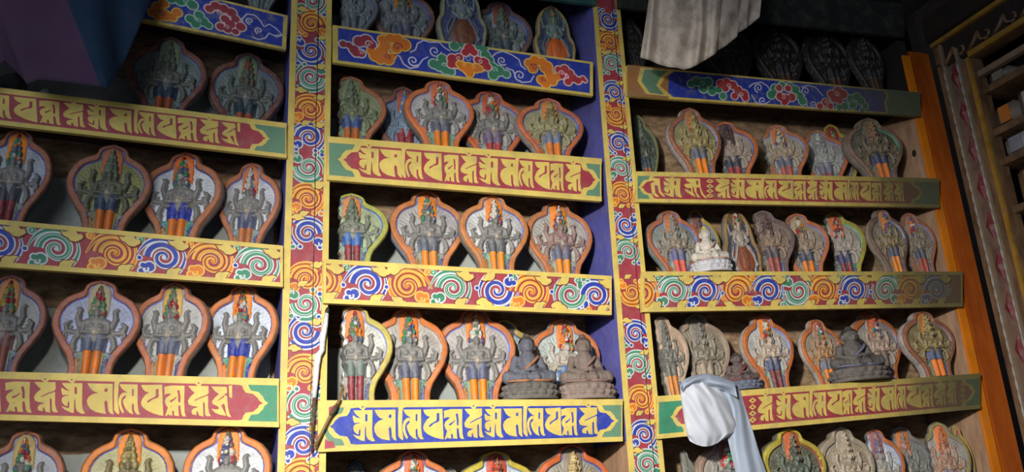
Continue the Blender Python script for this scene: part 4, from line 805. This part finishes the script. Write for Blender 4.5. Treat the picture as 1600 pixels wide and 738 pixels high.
# right swirl shelf
T('R3', 'teal-grey tablet with salmon red legs at the left end of the right swirl shelf', 1050, 1099, 330, Y=0.045, ground='#7d8580', lower='#7c8c84', rim='#a5603e', line='#5f70b4', fig='#8c8070', crown=('#7c8a7c', '#6d7870', '#8a7a6c'), skirt='#5c5c84', legs='#d85444', aur='#b86a3c', slab='#8a9a98', face='#a8947c')
T('R3', 'yellow-rimmed tablet with blue inner line behind the white seated statue', 1091, 1130, 328, Y=0.14, ground='#8f9a94', rim='#b09a44', line='#5c70b8', aur='#8a4a3c', crown=('#6a4038', '#54505c', '#7a5a4c'), kind='C')
T('R3', 'narrow seated-figure tablet with russet robe on the right swirl shelf', 1152, 1188, 326, kind='B', Y=0.07, ground='#3f4454', lower='#3c4862', rim='#96743e', fig='#a09488', aur='#7d6438', robe='#8a4a2c', line='#8a6a3c', crown=('#b0aca6', '#8d3038', '#4a9a70'), att2='#a09c98')
T('R3', 'brownish mauve tablet with faded paint beside the russet-robed tablet', 1196, 1246, 330, Y=0.0, ground='#7c6c60', lower='#6a5a52', rim='#6d5a54', line='#6a5c5a', fig='#8a7462', crown=('#5a4640', '#6a544a', '#4f4040'), aur='#5f4a46', skirt='#4f4a50', legs='#9a4a44', slab='#6a5a50', face='#98806a', rz=-12, sy=.8, kind='C')
T('R3', 'grey tablet with orange rim, navy skirt and orange legs on the right swirl shelf', 1249, 1300, 334, Y=0.05, ground='#94887a', rim='#b8663a', line='#7078b4', fig='#9a8670', skirt='#44485c', legs='#e07a1c', lower='#6f7468', aur='#a88a5c', kind='D', **sh)
T('R3', 'tablet with yellow rim, mint inner line and dark red legs on the right swirl shelf', 1307, 1358, 331, Y=0.1, ground='#9a948a', lower='#4a7468', rim='#a89a3c', line='#6ab487', fig='#b0a498', skirt='#46486a', legs='#8c2c3c', aur='#d06a34', crown=('#d06a34', '#b8b4ac', '#8d3038', '#5a4a4a'), kind='C', **sh)
T('R3', 'brown-rimmed tablet with orange legs, last but one on the right swirl shelf', 1383, 1421, 327, Y=-0.015, ground='#7a7064', lower='#6d6456', rim='#6f5648', line='#8a90b4', fig='#8a7858', skirt='#454a60', legs='#e0820c', aur='#b07438', slab='#9a8a7a', sy=.9, rz=-4, face='#9c8458')
T('R3', 'grey tablet with red legs, nearest the orange post on the right swirl shelf', 1426, 1466, 333, Y=.0, ground='#857c72', rim='#a06240', line='#7a82b4', fig='#857866', skirt='#4a4c5e', legs='#b04a3c', lower='#6a6a58', aur='#a8603c', kind='D', **sh)
# lower right lettered shelf
T('R4', 'half bare beige, half grey tablet at the left end of the lower right lettered shelf', 1038, 1081, 494, kind='C', Y=0.03, ground='#b49a82', lower='#a8917a', rim='#b49a82', line='#b49a82', fig='#6f6d64', crown='#6a685f', aur='#8a8070', skirt='#66645c', legs='#c87a2c', slab='#75726a', face='#7a766c')
T('R4', 'bare clay-grey tablet with broken shoulder behind the white scarf', 1092, 1145, 490, Y=0.09, ground='#8a7f6e', lower='#847766', rim='#a08a76', line='#8a7f6e', fig='#847a6a', crown='#75706a', aur='#7c746a', skirt='#9a8a74', legs='#a08c76', slab='#6a675e', face='#8c8070', kind='D')
T('R4', 'pale tablet with bright orange rim and brown-red legs on the lower right lettered shelf', 1196, 1244, 491, Y=0.05, ground='#a9aaa6', lower='#7c9080', rim='#b8662c', line='#7a8ccc', fig='#b09e8c', skirt='#444c6e', legs='#6f2c2e', aur='#d87a24', slab='#b4aaa0', face='#c4ac98')
T('R4', 'tablet with orange belly and legs left of the dark seated statue', 1280, 1320, 499, Y=0.07, ground='#988a74', lower='#857a66', rim='#bd6a30', fig='#a8825c', skirt='#6a6c7c', legs='#e07c14', aur='#b06a54', line='#6a6070', slab='#b8b0aa', face='#c87c34')
T('R4', 'grey tablet with red-dotted crown right of the dark seated statue', 1364, 1411, 484, Y=0.085, ground='#8f8880', lower='#5c6a54', rim='#b0602c', line='#7a7c98', fig='#a8907e', skirt='#6a5a54', legs='#6a4a3c', aur='#b85a34', crown=('#c05a34', '#3f8a56', '#b8a49a', '#44487c'), slab='#a89c94', face='#b8988a')
T('R4', 'olive tablet with thick whitish edge and orange legs, nearest the orange post', 1446, 1495, 487, Y=-.005, ground='#827650', lower='#5f7a5c', rim='#8f5c40', line='#8a7484', fig='#8f7f50', crown=MGO, skirt='#4c5474', legs='#e8780c', aur='#c07a34', slab='#b8aea8', face='#a08c58')
# bottom right row
T('R5', 'broken bare grey tablet at the left end of the bottom right row', 1068, 1092, 704, kind='C', h=.235, Y=.10, ground='#75746a', rim='#75746a', fig='#75746a', crown='#75746a', aur='#75746a', line='#75746a', slab='#6c6b62', lower='#75746a')
T('R5', 'tablet with red and green crown directly behind the white scarf', 1130, 1184, 688, h=.265, Y=0.06, ground='#a39a8c', rim='#8a6f5c', slab='#a3907c', aur='#8a4038', crown=('#b03c38', '#3f8a60', '#a8a49c'))
T('R5', 'sooty green tablet with yellow rim right of the white scarf', 1232, 1292, 664, h=.285, Y=-0.01, ground='#5f5f4c', lower='#4a5448', rim='#b0a038', line='#9a4a2c', fig='#4f5a4c', crown=('#5a5648', '#7a6a54', '#484c42'), aur='#c05a24', slab='#57564a')
T('R5', 'unpainted beige clay tablet in the bottom right row', 1314, 1368, 660, h=.29, Y=0.035, ground='#a39680', lower='#a39680', rim='#a39680', line='#9a8d78', fig='#a89a84', crown='#a89a84', aur='#a39680', skirt='#a39680', legs='#a39680', slab='#948772', face='#a89a84', att1='#a39680', att2='#a39680')
T('R5', 'bluish white tablet with orange rim beside the unpainted beige one', 1364, 1415, 662, h=.285, Y=0.075, ground='#b8c0c8', rim='#b86834', line='#7a8cc4', fig='#98948c', aur='#9a5a5c', crown=('#8a6464', '#6a6480', '#9a8a80'), rz=-14, sy=.8, kind='C')
T('R5', 'plain grey tablet with orange crown edge in the bottom right row', 1404, 1459, 652, h=.295, Y=0.12, ground='#7d7c78', rim='#74726c', line='#7d7c88', fig='#7c7c74', aur='#c8702c', crown=('#a86a54', '#8a7a6c', '#b08a7c'), rz=-18, sy=.75, kind='C')
T('R5', 'tablet with dull yellow rim and lavender skirt in the bottom right row', 1464, 1518, 648, h=.295, Y=0.015, ground='#9c968c', rim='#8f8750', line='#8a7c94', fig='#a8846c', aur='#d8742c', crown=('#a86a4c', '#8a5a4c', '#b88a6c'), skirt='#6a6c98', legs='#8a5a50', rz=-18, sy=.75, kind='D')
T('R5', 'yellow and blue tablet squeezed against the orange post in the bottom right row', 1490, 1523, 646, h=.285, Y=.03, ground='#4a5c8c', rim='#a8904a', line='#c0683c', aur='#b08a5c', rz=-18, sy=.75, kind='C')

# ------------------------------------------------------------------ seated statues in the round
def uni(bm, c, r, seg=16):
    bmesh.ops.create_uvsphere(bm, u_segments=seg, v_segments=seg//2+2, radius=1.0, matrix=Matrix.Translation(c) @ Matrix.Diagonal((*r, 1)))
def capsule(bm, a, b, ra, rb, n=7):
    a, b = Vector(a), Vector(b)
    for i in range(n):
        f = i/(n-1); r = ra+(rb-ra)*f; uni(bm, a.lerp(b, f), (r, r, r), 10)
def remesh(bm, name, vox, sm=2):
    me = bpy.data.meshes.new(name); bm.to_mesh(me); bm.free()
    o = bpy.data.objects.new('tmp', me); C.objects.link(o)
    md = o.modifiers.new('r', 'REMESH'); md.mode = 'VOXEL'; md.voxel_size = vox
    ms = o.modifiers.new('s', 'SMOOTH'); ms.iterations = sm; ms.factor = .5
    dg = bpy.context.evaluated_depsgraph_get(); res = bpy.data.meshes.new_from_object(o.evaluated_get(dg)); res.name = name
    bpy.data.objects.remove(o); bpy.data.meshes.remove(me)
    for p in res.polygons: p.use_smooth = True
    return res
bm = bmesh.new()      # body: height 1 in all, lotus seat below .27
capsule(bm, (0, .02, .36), (0, .02, .60), .16, .165); uni(bm, (0, .02, .63), (.20, .11, .07))
for s in (-1, 1):
    capsule(bm, (s*.10, .02, .36), (s*.36, -.06, .345), .12, .105); capsule(bm, (s*.36, -.06, .34), (-s*.10, -.20, .325), .095, .065)
    capsule(bm, (s*.205, .02, .625), (s*.265, .0, .46), .072, .06); capsule(bm, (s*.265, .0, .46), (s*.10, -.17, .42), .056, .042)
    uni(bm, (s*.05, -.205, .435), (.06, .045, .028))
    for k in range(4): capsule(bm, (s*(.045-.012*k), -.235, .44+.012*k), (-s*(.035+.006*k), -.25, .438+.012*k), .011, .009, 5)
    capsule(bm, (s*.03, -.23, .455), (s*.005, -.24, .485), .012, .010, 4)
    uni(bm, (s*.135, .005, .82), (.02, .03, .06))
capsule(bm, (0, .01, .66), (0, .0, .74), .07, .065); uni(bm, (0, -.005, .835), (.128, .128, .14)); uni(bm, (0, -.03, .785), (.095, .095, .07))
uni(bm, (0, -.138, .825), (.02, .024, .035)); uni(bm, (0, -.122, .77), (.04, .016, .012))
for s in (-1, 1): uni(bm, (s*.05, -.12, .855), (.032, .012, .013))
BODY = remesh(bm, 'body', .0125)
bm = bmesh.new(); uni(bm, (0, .014, .868), (.139, .135, .125), 24); uni(bm, (0, .01, .985), (.06, .06, .05))
for v in bm.verts:
    a = math.atan2(v.co.y, v.co.x)
    v.co += Vector((v.co.x, v.co.y-.01, 0)).normalized()*.004*math.sin(a*14)*math.sin(v.co.z*160)
bmesh.ops.delete(bm, geom=[v for v in bm.verts if v.co.y < -.05 and v.co.z < .905], context='VERTS'); HAIR = fin(bm, 'hair', smooth=True)
bm = bmesh.new()
prof = [(.40, 0), (.47, .0), (.475, .035), (.44, .05), (.46, .07), (.48, .10), (.455, .135), (.42, .145), (.43, .16), (.445, .19), (.43, .22), (.40, .24), (.37, .262), (.0, .265)]
nn = 96; rings = []
for k, (r, z) in enumerate(prof):
    ring = []
    for i in range(nn):
        a = i*2*math.pi/nn; pet = 1.0
        if .06 <= z <= .14: pet = 1+.13*abs(math.sin(a*9))-.05
        if .15 < z < .23: pet = 1+.12*abs(math.cos(a*9))-.05
        ring.append(bm.verts.new((r*pet*math.cos(a), r*pet*.66*math.sin(a)-.02, z)))
    rings.append(ring)
for k in range(len(rings)-1):
    for i in range(nn): bm.faces.new([rings[k][i], rings[k][(i+1) % nn], rings[k+1][(i+1) % nn], rings[k+1][i]])
bm.faces.new(rings[0][::-1]); bmesh.ops.remove_doubles(bm, verts=bm.verts[:], dist=1e-5); LOTUS = fin(bm, 'lotus_seat', smooth=True)
bm = bmesh.new()     # robe: a sash over the left shoulder and the folds on the knees
for s, z0 in ((1, 0),):
    pts = [(.19, .0, .68), (.15, -.10, .64), (.08, -.145, .58), (-.02, -.16, .50), (-.10, -.15, .44)]
    tube_bm(bm, pts, [.03, .026, .022, .022, .02], 10)
for s in (-1, 1): tube_bm(bm, [(s*.42, -.08, .285), (s*.30, -.20, .278), (s*.12, -.26, .275), (s*.02, -.27, .275)], [.014, .018, .018, .012], 8)
ROBE = fin(bm, 'robe', smooth=True)
def statue(row, label, xl, xr, yt, Y, rz, cols, gr='small seated statues'):
    zt = SHELF[row]; a, b = un(xl, yt+70, Y-.03), un(xr, yt+70, Y-.03); x = (a.x+b.x)/2; zb = zt(x)+.0025
    H = un((xl+xr)/2, yt, Y).z-zb; W_ = (b.x-a.x)/.96
    root = empty('seated_statue', (x, Y, zb), label, 'statue', gr); root.scale = (W_, W_, H); root.rotation_euler = (0, math.radians(-2.9 if row[0] == 'R' else 0), math.radians(rz))
    for nm, me, cx in (('body', BODY, cols[0]), ('hair', HAIR, cols[1]), ('lotus_seat', LOTUS, cols[2]), ('robe', ROBE, cols[3])):
        if len(me.materials) == 0: me.materials.append(None)
        o = bpy.data.objects.new(nm, me); C.objects.link(o); o.parent = root
        o.material_slots[0].link = 'OBJECT'; o.material_slots[0].material = paint(cx, scale=5, dust=.3, rough=.7, bump=.4)
    return root
statue('M4', 'dark grey seated statue on a lotus seat, left one on the blue lettered shelf', 788, 874, 525, .03, -8, ('#5a5c68', '#3f3630', '#5f5a54', '#a86a3c'))
statue('M4', 'brown seated statue on a lotus seat, at the right end of the blue lettered shelf', 879, 963, 526, .03, -8, ('#75655c', '#5c4438', '#85736a', '#8a6a60'))
statue('R3', 'white seated statue with yellow face on the right swirl shelf', 1091, 1149, 357, .012, -10, ('#c9c2b4', '#d4c478', '#c4c4c8', '#d0a89a'))
statue('R4', 'small dark seated statue with blue-grey lotus seat beside the white scarf', 1140, 1198, 553, .02, -6, ('#5c4c4c', '#3f3430', '#62687c', '#8a3c34'))
statue('R4', 'blackish seated statue between two tablets on the lower right lettered shelf', 1310, 1390, 513, .01, -10, ('#5a5450', '#2c2c28', '#625a56', '#6a6c8c'))
# broken bits of clay on the shelves
def fragment(row, label, px, py, Y, size, col, seed, z=None):
    bm = bmesh.new(); r = random.Random(seed); bmesh.ops.create_icosphere(bm, subdivisions=3, radius=1)
    for v in bm.verts:
        n = v.co.normalized(); k = 1+.25*math.sin(n.x*5+seed)*math.sin(n.y*4+seed*2)+.18*math.sin(n.z*7+seed)
        v.co = Vector((n.x*size[0]*k, n.y*size[1]*k, max(n.z*size[2]*k, -size[2]*.7)))
    p = un(px, py, Y); zb = SHELF[row](p.x)+size[2]*.7+.004 if z is None else z
    o = link('clay_fragment', fin(bm, 'clay_fragment', smooth=True), paint(col, scale=20, dust=.3, rough=.9, bump=.6)); o.location = (p.x, Y, zb+.0005)
    tag(o, label, 'clay fragment', 'broken clay fragments')
for i, (px, sx, sz, Y, lab) in enumerate(((10, .055, .060, .12, 'tall grey lump of clay rubble under the dark drape at photo edge'), (72, .036, .026, .08, 'flat grey lump of clay rubble under the dark drape'), (125, .040, .022, .10, 'low grey lump of clay rubble right of the flat lump'), (178, .036, .035, .12, 'grey lump of clay rubble beside the large dim tablet'))):
    fragment('L1', lab, px, 140, Y, (sx, .035, sz), '#8a9090', i+3)

# ------------------------------------------------------------------ cloth
def grid_mesh(name, nu, nv, f, thick=.0):
    bm = bmesh.new(); g = [[bm.verts.new(f(i/nu, j/nv)) for i in range(nu+1)] for j in range(nv+1)]
    for j in range(nv):
        for i in range(nu): bm.faces.new([g[j][i], g[j][i+1], g[j+1][i+1], g[j+1][i]])
    if thick: bmesh.ops.solidify(bm, geom=bm.faces[:], thickness=thick)
    return fin(bm, name, smooth=True)
def cloth(hexc, stain, amt=.5, scale=9, rough=.9):
    m = paint(hexc, rough=rough, var=.12, dust=amt*.5, scale=scale, dustcol=stain, bump=.1); return m
YC = -.22
bl = [(1000, 90), (1014, 94), (1030, 101), (1045, 105), (1058, 106), (1068, 109), (1080, 106), (1092, 100), (1105, 92), (1118, 84), (1121, 79), (1134, 72), (1152, 57), (1153, 52), (1166, 44), (1176, 36), (1187, 27)]
tpx = [(1024+(1178-1024)*i/16, -130-14*math.sin(i/16*3.1)) for i in range(17)]
def at_list(L, u):
    k = min(int(u*(len(L)-1)), len(L)-2); f = u*(len(L)-1)-k; return L[k][0]*(1-f)+L[k+1][0]*f, L[k][1]*(1-f)+L[k+1][1]*f
def pleat(u, v):
    tx, ty = at_list(tpx, u); bx, by = at_list(bl, u)
    bow = 6*math.sin(v*math.pi)*(1-u) + (14*math.sin(v*3.14))*u
    w_ = u**.85*5.6+.25*math.sin(u*13)+.10*math.sin(v*4+u*5); ph = w_ % 1.0; saw = ph/.88 if ph < .88 else (1-ph)/.12
    soft = .5-.5*math.cos(ph*2*math.pi); b_ = min(1, max(0, (u-.45)*5))        # loose gathers on one side, flat lapped folds on the other
    d = YC-(.034*soft*(1-b_)+.020*saw*b_)*(.45+.55*v)-.05*math.sin(u*math.pi)+.008*math.sin(v*7+u*9)+.004*math.sin(v*19+u*31)
    return un(tx*(1-v)+bx*v+bow*.6, ty*(1-v)+by*v, d)
me = grid_mesh('pleated_cloth', 132, 40, pleat, .0015)
o = link('pleated_cloth', me, cloth('#efe5d8', '#9a8a78', .55, 7)); ctr = un(1095, -120, YC); me.transform(Matrix.Translation(-ctr)); o.location = ctr
tag(o, 'soiled whitish pleated cloth hanging from above in front of the top right shelf', 'cloth')
# a wooden batten the pleated cloth hangs from
a, b = un(1000, -118, YC-.02), un(1200, -118, YC-.02)
bm = bmesh.new(); zc_ = max(a.z, b.z); box_bm(bm, (a.x-.05, YC-.001, zc_-.05), (b.x+.05, YC+.06, zc_+.07))
box_bm(bm, (a.x+.0, YC+.005, zc_+.05), (a.x+.05, YC+.05, CZ+2.33)); box_bm(bm, (b.x-.05, YC+.005, zc_+.05), (b.x, YC+.05, CZ+2.33))
o = link('hanging_batten', fin(bm, 'batten'), shelfwood); tag(o, 'dark wooden batten holding the pleated cloth under the ceiling', 'batten')

# white offering scarf knotted over the lower right lettered shelf
silk = cloth('#e9eef6', '#cfd9e6', .2, 6, .5)
root = empty('offering_scarf', un(1110, 610, -.03), 'white silky scarf knotted over the left end of the lower right lettered shelf', 'scarf'); o = Vector(root.location)
Lp = [(1062, 602), (1064, 622), (1068, 650), (1073, 680), (1078, 690)]; Rp = [(1118, 598), (1137, 625), (1150, 662), (1148, 676), (1126, 690)]
def flap(u, v):
    lx, ly = at_list(Lp, v); rx, ry = at_list(Rp, v)
    px = lx*(1-u)+rx*u; py = ly*(1-u)+ry*u + 8*math.sin(u*math.pi)*max(0, v-.55)/.45 - 4*math.sin(u*math.pi)*(1-v)
    puff = .030*math.sin(u*math.pi)**.6*(.35+.65*math.sin(min(1, v*.85+.1)*math.pi))
    q_ = u*1.25-v*.55; r_ = (q_*2.6+.15*math.sin(v*6)) % 1.0; crease = (r_ if r_ < .82 else (1-r_)*4.5)
    g1 = math.exp(-((u-.30-.22*v)/.10)**2); g2 = math.exp(-((u-.62-.30*v)/.07)**2)
    fold = .010*g1*(1-.6*v)+.008*g2+.007*math.sin(u*14+v*5)*max(0, .38-v)+.003*math.sin(u*6.0-v*9)+.002*math.sin(u*23-v*17)
    return un(px, py, -.040-puff-fold)-o
link('front_fold', grid_mesh('front_fold', 44, 44, flap, .0012), silk, root)
Lt = [(1066, 594), (1092, 598), (1118, 612), (1136, 640), (1134, 672), (1140, 700), (1152, 750), (1166, 800)]; Rt = [(1104, 589), (1136, 596), (1157, 611), (1165, 640), (1177, 676), (1186, 706), (1202, 752), (1220, 800)]
def tail(u, v):
    lx, ly = at_list(Lt, v); rx, ry = at_list(Rt, v)
    px = lx*(1-u)+rx*u; py = ly*(1-u)+ry*u
    d = -.026-.012*math.sin(u*math.pi)+.005*math.sin(u*7+v*3)*min(1, v*3)+.002*math.sin(u*17+v*11)
    return un(px, py, d)-o
silk_shaded = cloth('#cfdbea', '#b4c4d8', .25, 6, .5)  # bluer copy of the silk: shade on tail and knot put into its colour
link('hanging_tail', grid_mesh('hanging_tail', 40, 60, tail, .0012), silk_shaded, root)
Lk = [(1064, 606), (1070, 598), (1086, 592), (1108, 590), (1130, 597), (1150, 606)]
def band(u, v):
    x, y = at_list(Lk, u); w_ = (7+9*u)
    return un(x+(v-.5)*4, y+(v-.35)*w_*1.5, -.055-.022*math.sin(v*math.pi)-.006*math.sin(u*14+v*6))-o
link('knot_fold', grid_mesh('knot_fold', 40, 16, band, .0012), silk_shaded, root)

# dark drape hanging in front of the top left shelves
dr = [(-160, 175), (-60, 130), (8, 95), (32, 118), (42, 131), (62, 124), (100, 128), (140, 133), (165, 137), (172, 134), (181, 120), (188, 106), (197, 90), (208, 64), (222, 34), (240, -10)]
def drape(u, v):
    bx, by = at_list(dr, u); tx = -200+ (250+200)*u; ty = -190-10*math.sin(u*5)
    foldx = .0
    ridge = .51+.0*v
    d = -.12-.10*(1-abs(u-ridge)/ridge if u < ridge else (1-(u-ridge)/(1-ridge)))-.012*math.sin(u*19+v*3)
    return un(tx*(1-v)+bx*v, ty*(1-v)+by*v, d)
me = grid_mesh('dark_drape', 90, 36, drape, .004); ctr = un(60, -190, -.15); me.transform(Matrix.Translation(-ctr))
o = link('dark_drape', me, [paint('#5c4260', rough=.9, var=.2, dust=.08, scale=3), paint('#27425f', rough=.9, var=.2, dust=.08, scale=3)]); o.location = ctr
for p in me.polygons:
    if (p.index % 90) >= 46: p.material_index = 1
tag(o, 'dark plum cloth hanging in front of the upper left shelves', 'drape')

# ------------------------------------------------------------------ sticks tucked by the left scroll post
def stick(name, label, segs, cat, parts):
    root = empty(name, un(*segs[0][0], -.03), label, cat); o = Vector(root.location)
    for (nm, pts, rad, m, Y) in parts:
        bm = bmesh.new(); tube_bm(bm, [un(x, y, Y if not isinstance(Y, tuple) else Y[0]+(Y[1]-Y[0])*i/(len(pts)-1))-o for i, (x, y) in enumerate(pts)], rad, 10)
        link(nm, fin(bm, nm, smooth=True), m, root)
whit = paint('#d3d2d4', rough=.7, var=.15, dust=.25, scale=30); tw = paint('#4a3826', rough=.85, scale=30); blk = paint('#1c1613', scale=30)
stick('wrapped_stick', 'thin stick wrapped in white cloth leaning against the left scroll post', [[(500, 545)]], 'stick',
      [('cloth_wrap', [(510.5, 490), (508, 510), (504, 530), (503, 548), (497, 556), (494.5, 575), (493, 596), (491, 622)], [.006, .008, .009, .008, .010, .009, .008, .006], whit, (-.022, -.028)),
       ('tip', [(512.5, 481), (511.5, 486), (510.5, 491)], [.004, .007, .005], blk, -.022),
       ('bare_shaft', [(492, 610), (491, 630), (489, 660), (487, 708)], [.006, .0055, .005, .003], tw, (-.027, -.024))])
stick('twig', 'thin brown twig lying across the left end of the blue lettered shelf', [[(510, 660)]], 'twig',
      [('stem', [(536, 602), (530, 626), (522, 640), (512, 658), (503, 676), (492, 698)], [.003, .004, .005, .004, .004, .006], paint('#7a5a26', scale=30), -.040), ('bark', [(527, 632), (522, 641), (516, 650)], [.004, .0075, .004], tw, -.041)])

# ------------------------------------------------------------------ carved cabinet on the side wall
XC = 2.922
cbrown = wood('#4a3322', '#86684a', (6, 6, 2), .6, .3); cdark = wood('#17100c', '#2c1f16', (4, 4, 4), .8, .3); gold = paint('#a47a2a', rough=.4, var=.35, dust=.25, scale=18)
cred = paint('#761f29', rough=.55, dust=.25, scale=12); cgrey = paint('#8a745c', rough=.7, dust=.4, scale=16); cblack = paint('#1e1a18', rough=.7); cmau = wood('#5a3e34', '#80675a', (5, 5, 3), .6, .3)
root = empty('carved_cabinet', (XC+.1, -.5, 0), 'carved brown cabinet with red diamonds and gold mouldings standing at right angles to the shelves', 'cabinet'); o = Vector(root.location)
y0 = -.006
def yz(px, py): p = unx(px, py, XC); return p.y, p.z
gy = (yz(1512, 95)[0]+yz(1566, 280)[0])/2; ztop = yz(1518, 87)[1]; zhi = yz(1458, 70)[1]
W_ = y0-gy                                   # width of the stile, towards the viewer
YN = gy-1.15                                 # the far stile, beyond the picture
def bar(name, ya, yb, za, zb, xa, xb, m, bevel=.003):
    bm = bmesh.new(); box_bm(bm, (xa-o.x, min(ya, yb)-o.y, za-o.z), (xb-o.x, max(ya, yb)-o.y, zb-o.z)); return link(name, fin(bm, name, bevel), m, root)
def beads(name, ya, za, yb, zb, r, m, x, step):
    bm = bmesh.new(); n = max(8, int(math.hypot(yb-ya, zb-za)/step)*6)
    pts = [Vector((x, ya+(yb-ya)*i/n, za+(zb-za)*i/n))-o for i in range(n+1)]
    tube_bm(bm, pts, [r*(.45+.75*abs(math.sin(i*math.pi/6))) for i in range(n+1)], 8)
    return link(name, fin(bm, name, smooth=True), m, root)
fr = [(0, .20, cbrown, 0.0), (.20, .28, cgrey, -.008), (.28, .62, cmau, .010), (.62, .70, cgrey, -.008), (.70, .90, cbrown, .0), (.90, 1.0, gold, -.012)]
for side in (0, 1):
    for a, b, m, dx in fr:
        ya, yb = (y0-W_*a, y0-W_*b) if side == 0 else (YN+W_*(a-1), YN+W_*(b-1)) if False else ((y0-W_*a, y0-W_*b) if side == 0 else (YN-W_+W_*a, YN-W_+W_*b))
        zt_ = zhi-.02 if a < .3 else ztop+(zhi-ztop)*.5 if a < .7 else ztop
        bar('stile_moulding', ya, yb, 0, zt_, XC+dx, XC+(.006 if m is gold else .07), m)
        if m is gold: bar('jamb', ya, yb, 0, zt_, XC+.0065, XC+.07, cbrown)
    yc = y0-W_*.45 if side == 0 else YN-W_+W_*.45
    bm = bmesh.new(); z = .3
    while z < ztop+.05:                       # red diamonds down the middle of the stile
        hw_, hh = W_*.15, .062
        vs = [Vector((XC+.010, yc-hw_, z)), Vector((XC+.010, yc, z-hh)), Vector((XC+.010, yc+hw_, z)), Vector((XC+.010, yc, z+hh))]; ap = bm.verts.new(Vector((XC-.004, yc, z))-o)
        q_ = [bm.verts.new(v-o) for v in vs]
        for i in range(4): bm.faces.new([q_[i], q_[(i+1) % 4], ap])
        bm.faces.new(q_[::-1]); z += .165
    link('diamond_carving', fin(bm, 'diamond_carving'), cred, root)['label'] = 'row of carved red diamonds'
    for f in (.24, .66):
        yb = y0-W_*f if side == 0 else YN-W_+W_*f
        beads('bead_moulding', yb, .2, yb, ztop, W_*.028, paint('#9c958a', rough=.5, dust=.4, scale=20), XC-.010, .05)
# lintel: gold edge, dark frieze with carved scrolls, gold edge
hz = zhi-ztop
bar('lintel', y0, YN-W_, ztop+hz*.14, zhi-hz*.10, XC+.006, XC+.07, cdark); bar('lintel_moulding', y0+.0, YN-W_, zhi-hz*.10, zhi+.004, XC-.012, XC+.07, gold); bar('lintel_moulding', gy, YN, ztop-.004, ztop+hz*.14, XC-.012, XC+.006, gold); bar('lintel', gy, YN, ztop-.004, ztop+hz*.139, XC+.0065, XC+.07, cbrown)
bar('lintel_moulding', y0, YN-W_, zhi+.0045, zhi+.12, XC-.03, XC+.07, cdark)
y = gy-.05
for i in range(9):
    bm = bmesh.new(); yc, zc = y0-W_*.8-.13*i, ztop+hz*.42
    pts = [(a2, zc+(b2-zc)*1.0) for a2, b2 in arc(yc, zc, .004, hz*.27, 90, 400, 18)]+[(yc+.035+.03*q9, zc-.5*hz*.30+hz*.1*math.sin(q9*2.2)) for q9 in range(1, 4)]; tube_bm(bm, [Vector((XC+.002, a_, b_))-o for a_, b_ in pts], [.004+.005*k/20 for k in range(21)], 8)
    link('scroll_carving', fin(bm, 'scroll_carving', smooth=True), [cbrown, cbrown, cmau][i % 3], root)
# carcass and shelves inside
bar('back_panel', y0, YN-W_, 0, zhi+.12, XC+.34, XC+.36, cdark, 0); bar('side_panel', y0, y0-.02, 0, zhi, XC+.0705, XC+.34, cdark, 0); bar('side_panel', YN-W_, YN-W_+.02, 0, zhi, XC+.0705, XC+.34, cdark, 0)
bar('top_panel', y0, YN-W_, zhi+.02, zhi+.05, XC+.0705, XC+.34, cdark, 0)
sz = [yz(1566, 114)[1], yz(1575, 185)[1], yz(1590, 231)[1]]; sz = [sz[0], sz[1], sz[2]]
sz += [sz[2]-.2, sz[2]-.42, sz[2]-.65]
for z in sz: bar('shelf', gy+.02, YN, z-.028, z, XC+.03, XC+.335, cbrown, .002)
bar('front_rail', gy, YN, sz[0]+.05, sz[0]+.075, XC+.02, XC+.05, cgrey, .002)
def bundle(z, ya, yb, h, label, cwrap, cend):
    r_ = empty('scripture_bundle', (XC+.17, (ya+yb)/2, z+.0005), label, 'book bundle', 'wrapped books in the side cabinet')
    bm = bmesh.new(); box_bm(bm, (-.13, -(yb-ya)/2, 0), (.14, (yb-ya)/2, h)); link('wrapped_pages', fin(bm, 'wrapped_pages', .012, True), paint(cwrap, scale=9, dust=.3), r_)
    bm = bmesh.new(); box_bm(bm, (-.135, -(yb-ya)*.22, h*.1), (-.1295, (yb-ya)*.25, h*.9)); link('end_label', fin(bm, 'end_label', .001), paint(cend, scale=9, dust=.2), r_)
    bm = bmesh.new(); box_bm(bm, (-.06, -(yb-ya)/2-.003, -.0), (-.035, (yb-ya)/2+.003, h+.003)); link('strap', fin(bm, 'strap', .002), paint('#5a4a3c', scale=9), r_)
yy = lambda px, py: yz(px, py)[0]
bundle(sz[1], gy-.115, gy-.01, .085, 'book bundle with orange label on the second cabinet shelf beside the carved stile', '#7a6a5c', '#c8741c')
bundle(sz[1], gy-.24, gy-.125, .10, 'book bundle with pale grey label on the second cabinet shelf', '#8a8680', '#a8a49c')
bundle(sz[2], gy-.14, gy-.02, .075, 'whitish book bundle on the third cabinet shelf beside the carved stile', '#a8a8ac', '#8a8c94')
bundle(sz[3], gy-.20, gy-.04, .13, 'tan book bundle on the fourth cabinet shelf beside the carved stile', '#a8845c', '#c09a6c')
bundle(sz[4], gy-.17, gy-.02, .10, 'grey book bundle on the fifth cabinet shelf beside the carved stile', '#6f6a64', '#8a5a34')
bundle(sz[0], gy-.13, gy-.02, .044, 'dull grey book bundle on the top cabinet shelf', '#6a645c', '#7c7468')
# right-hand wall the cabinet stands against
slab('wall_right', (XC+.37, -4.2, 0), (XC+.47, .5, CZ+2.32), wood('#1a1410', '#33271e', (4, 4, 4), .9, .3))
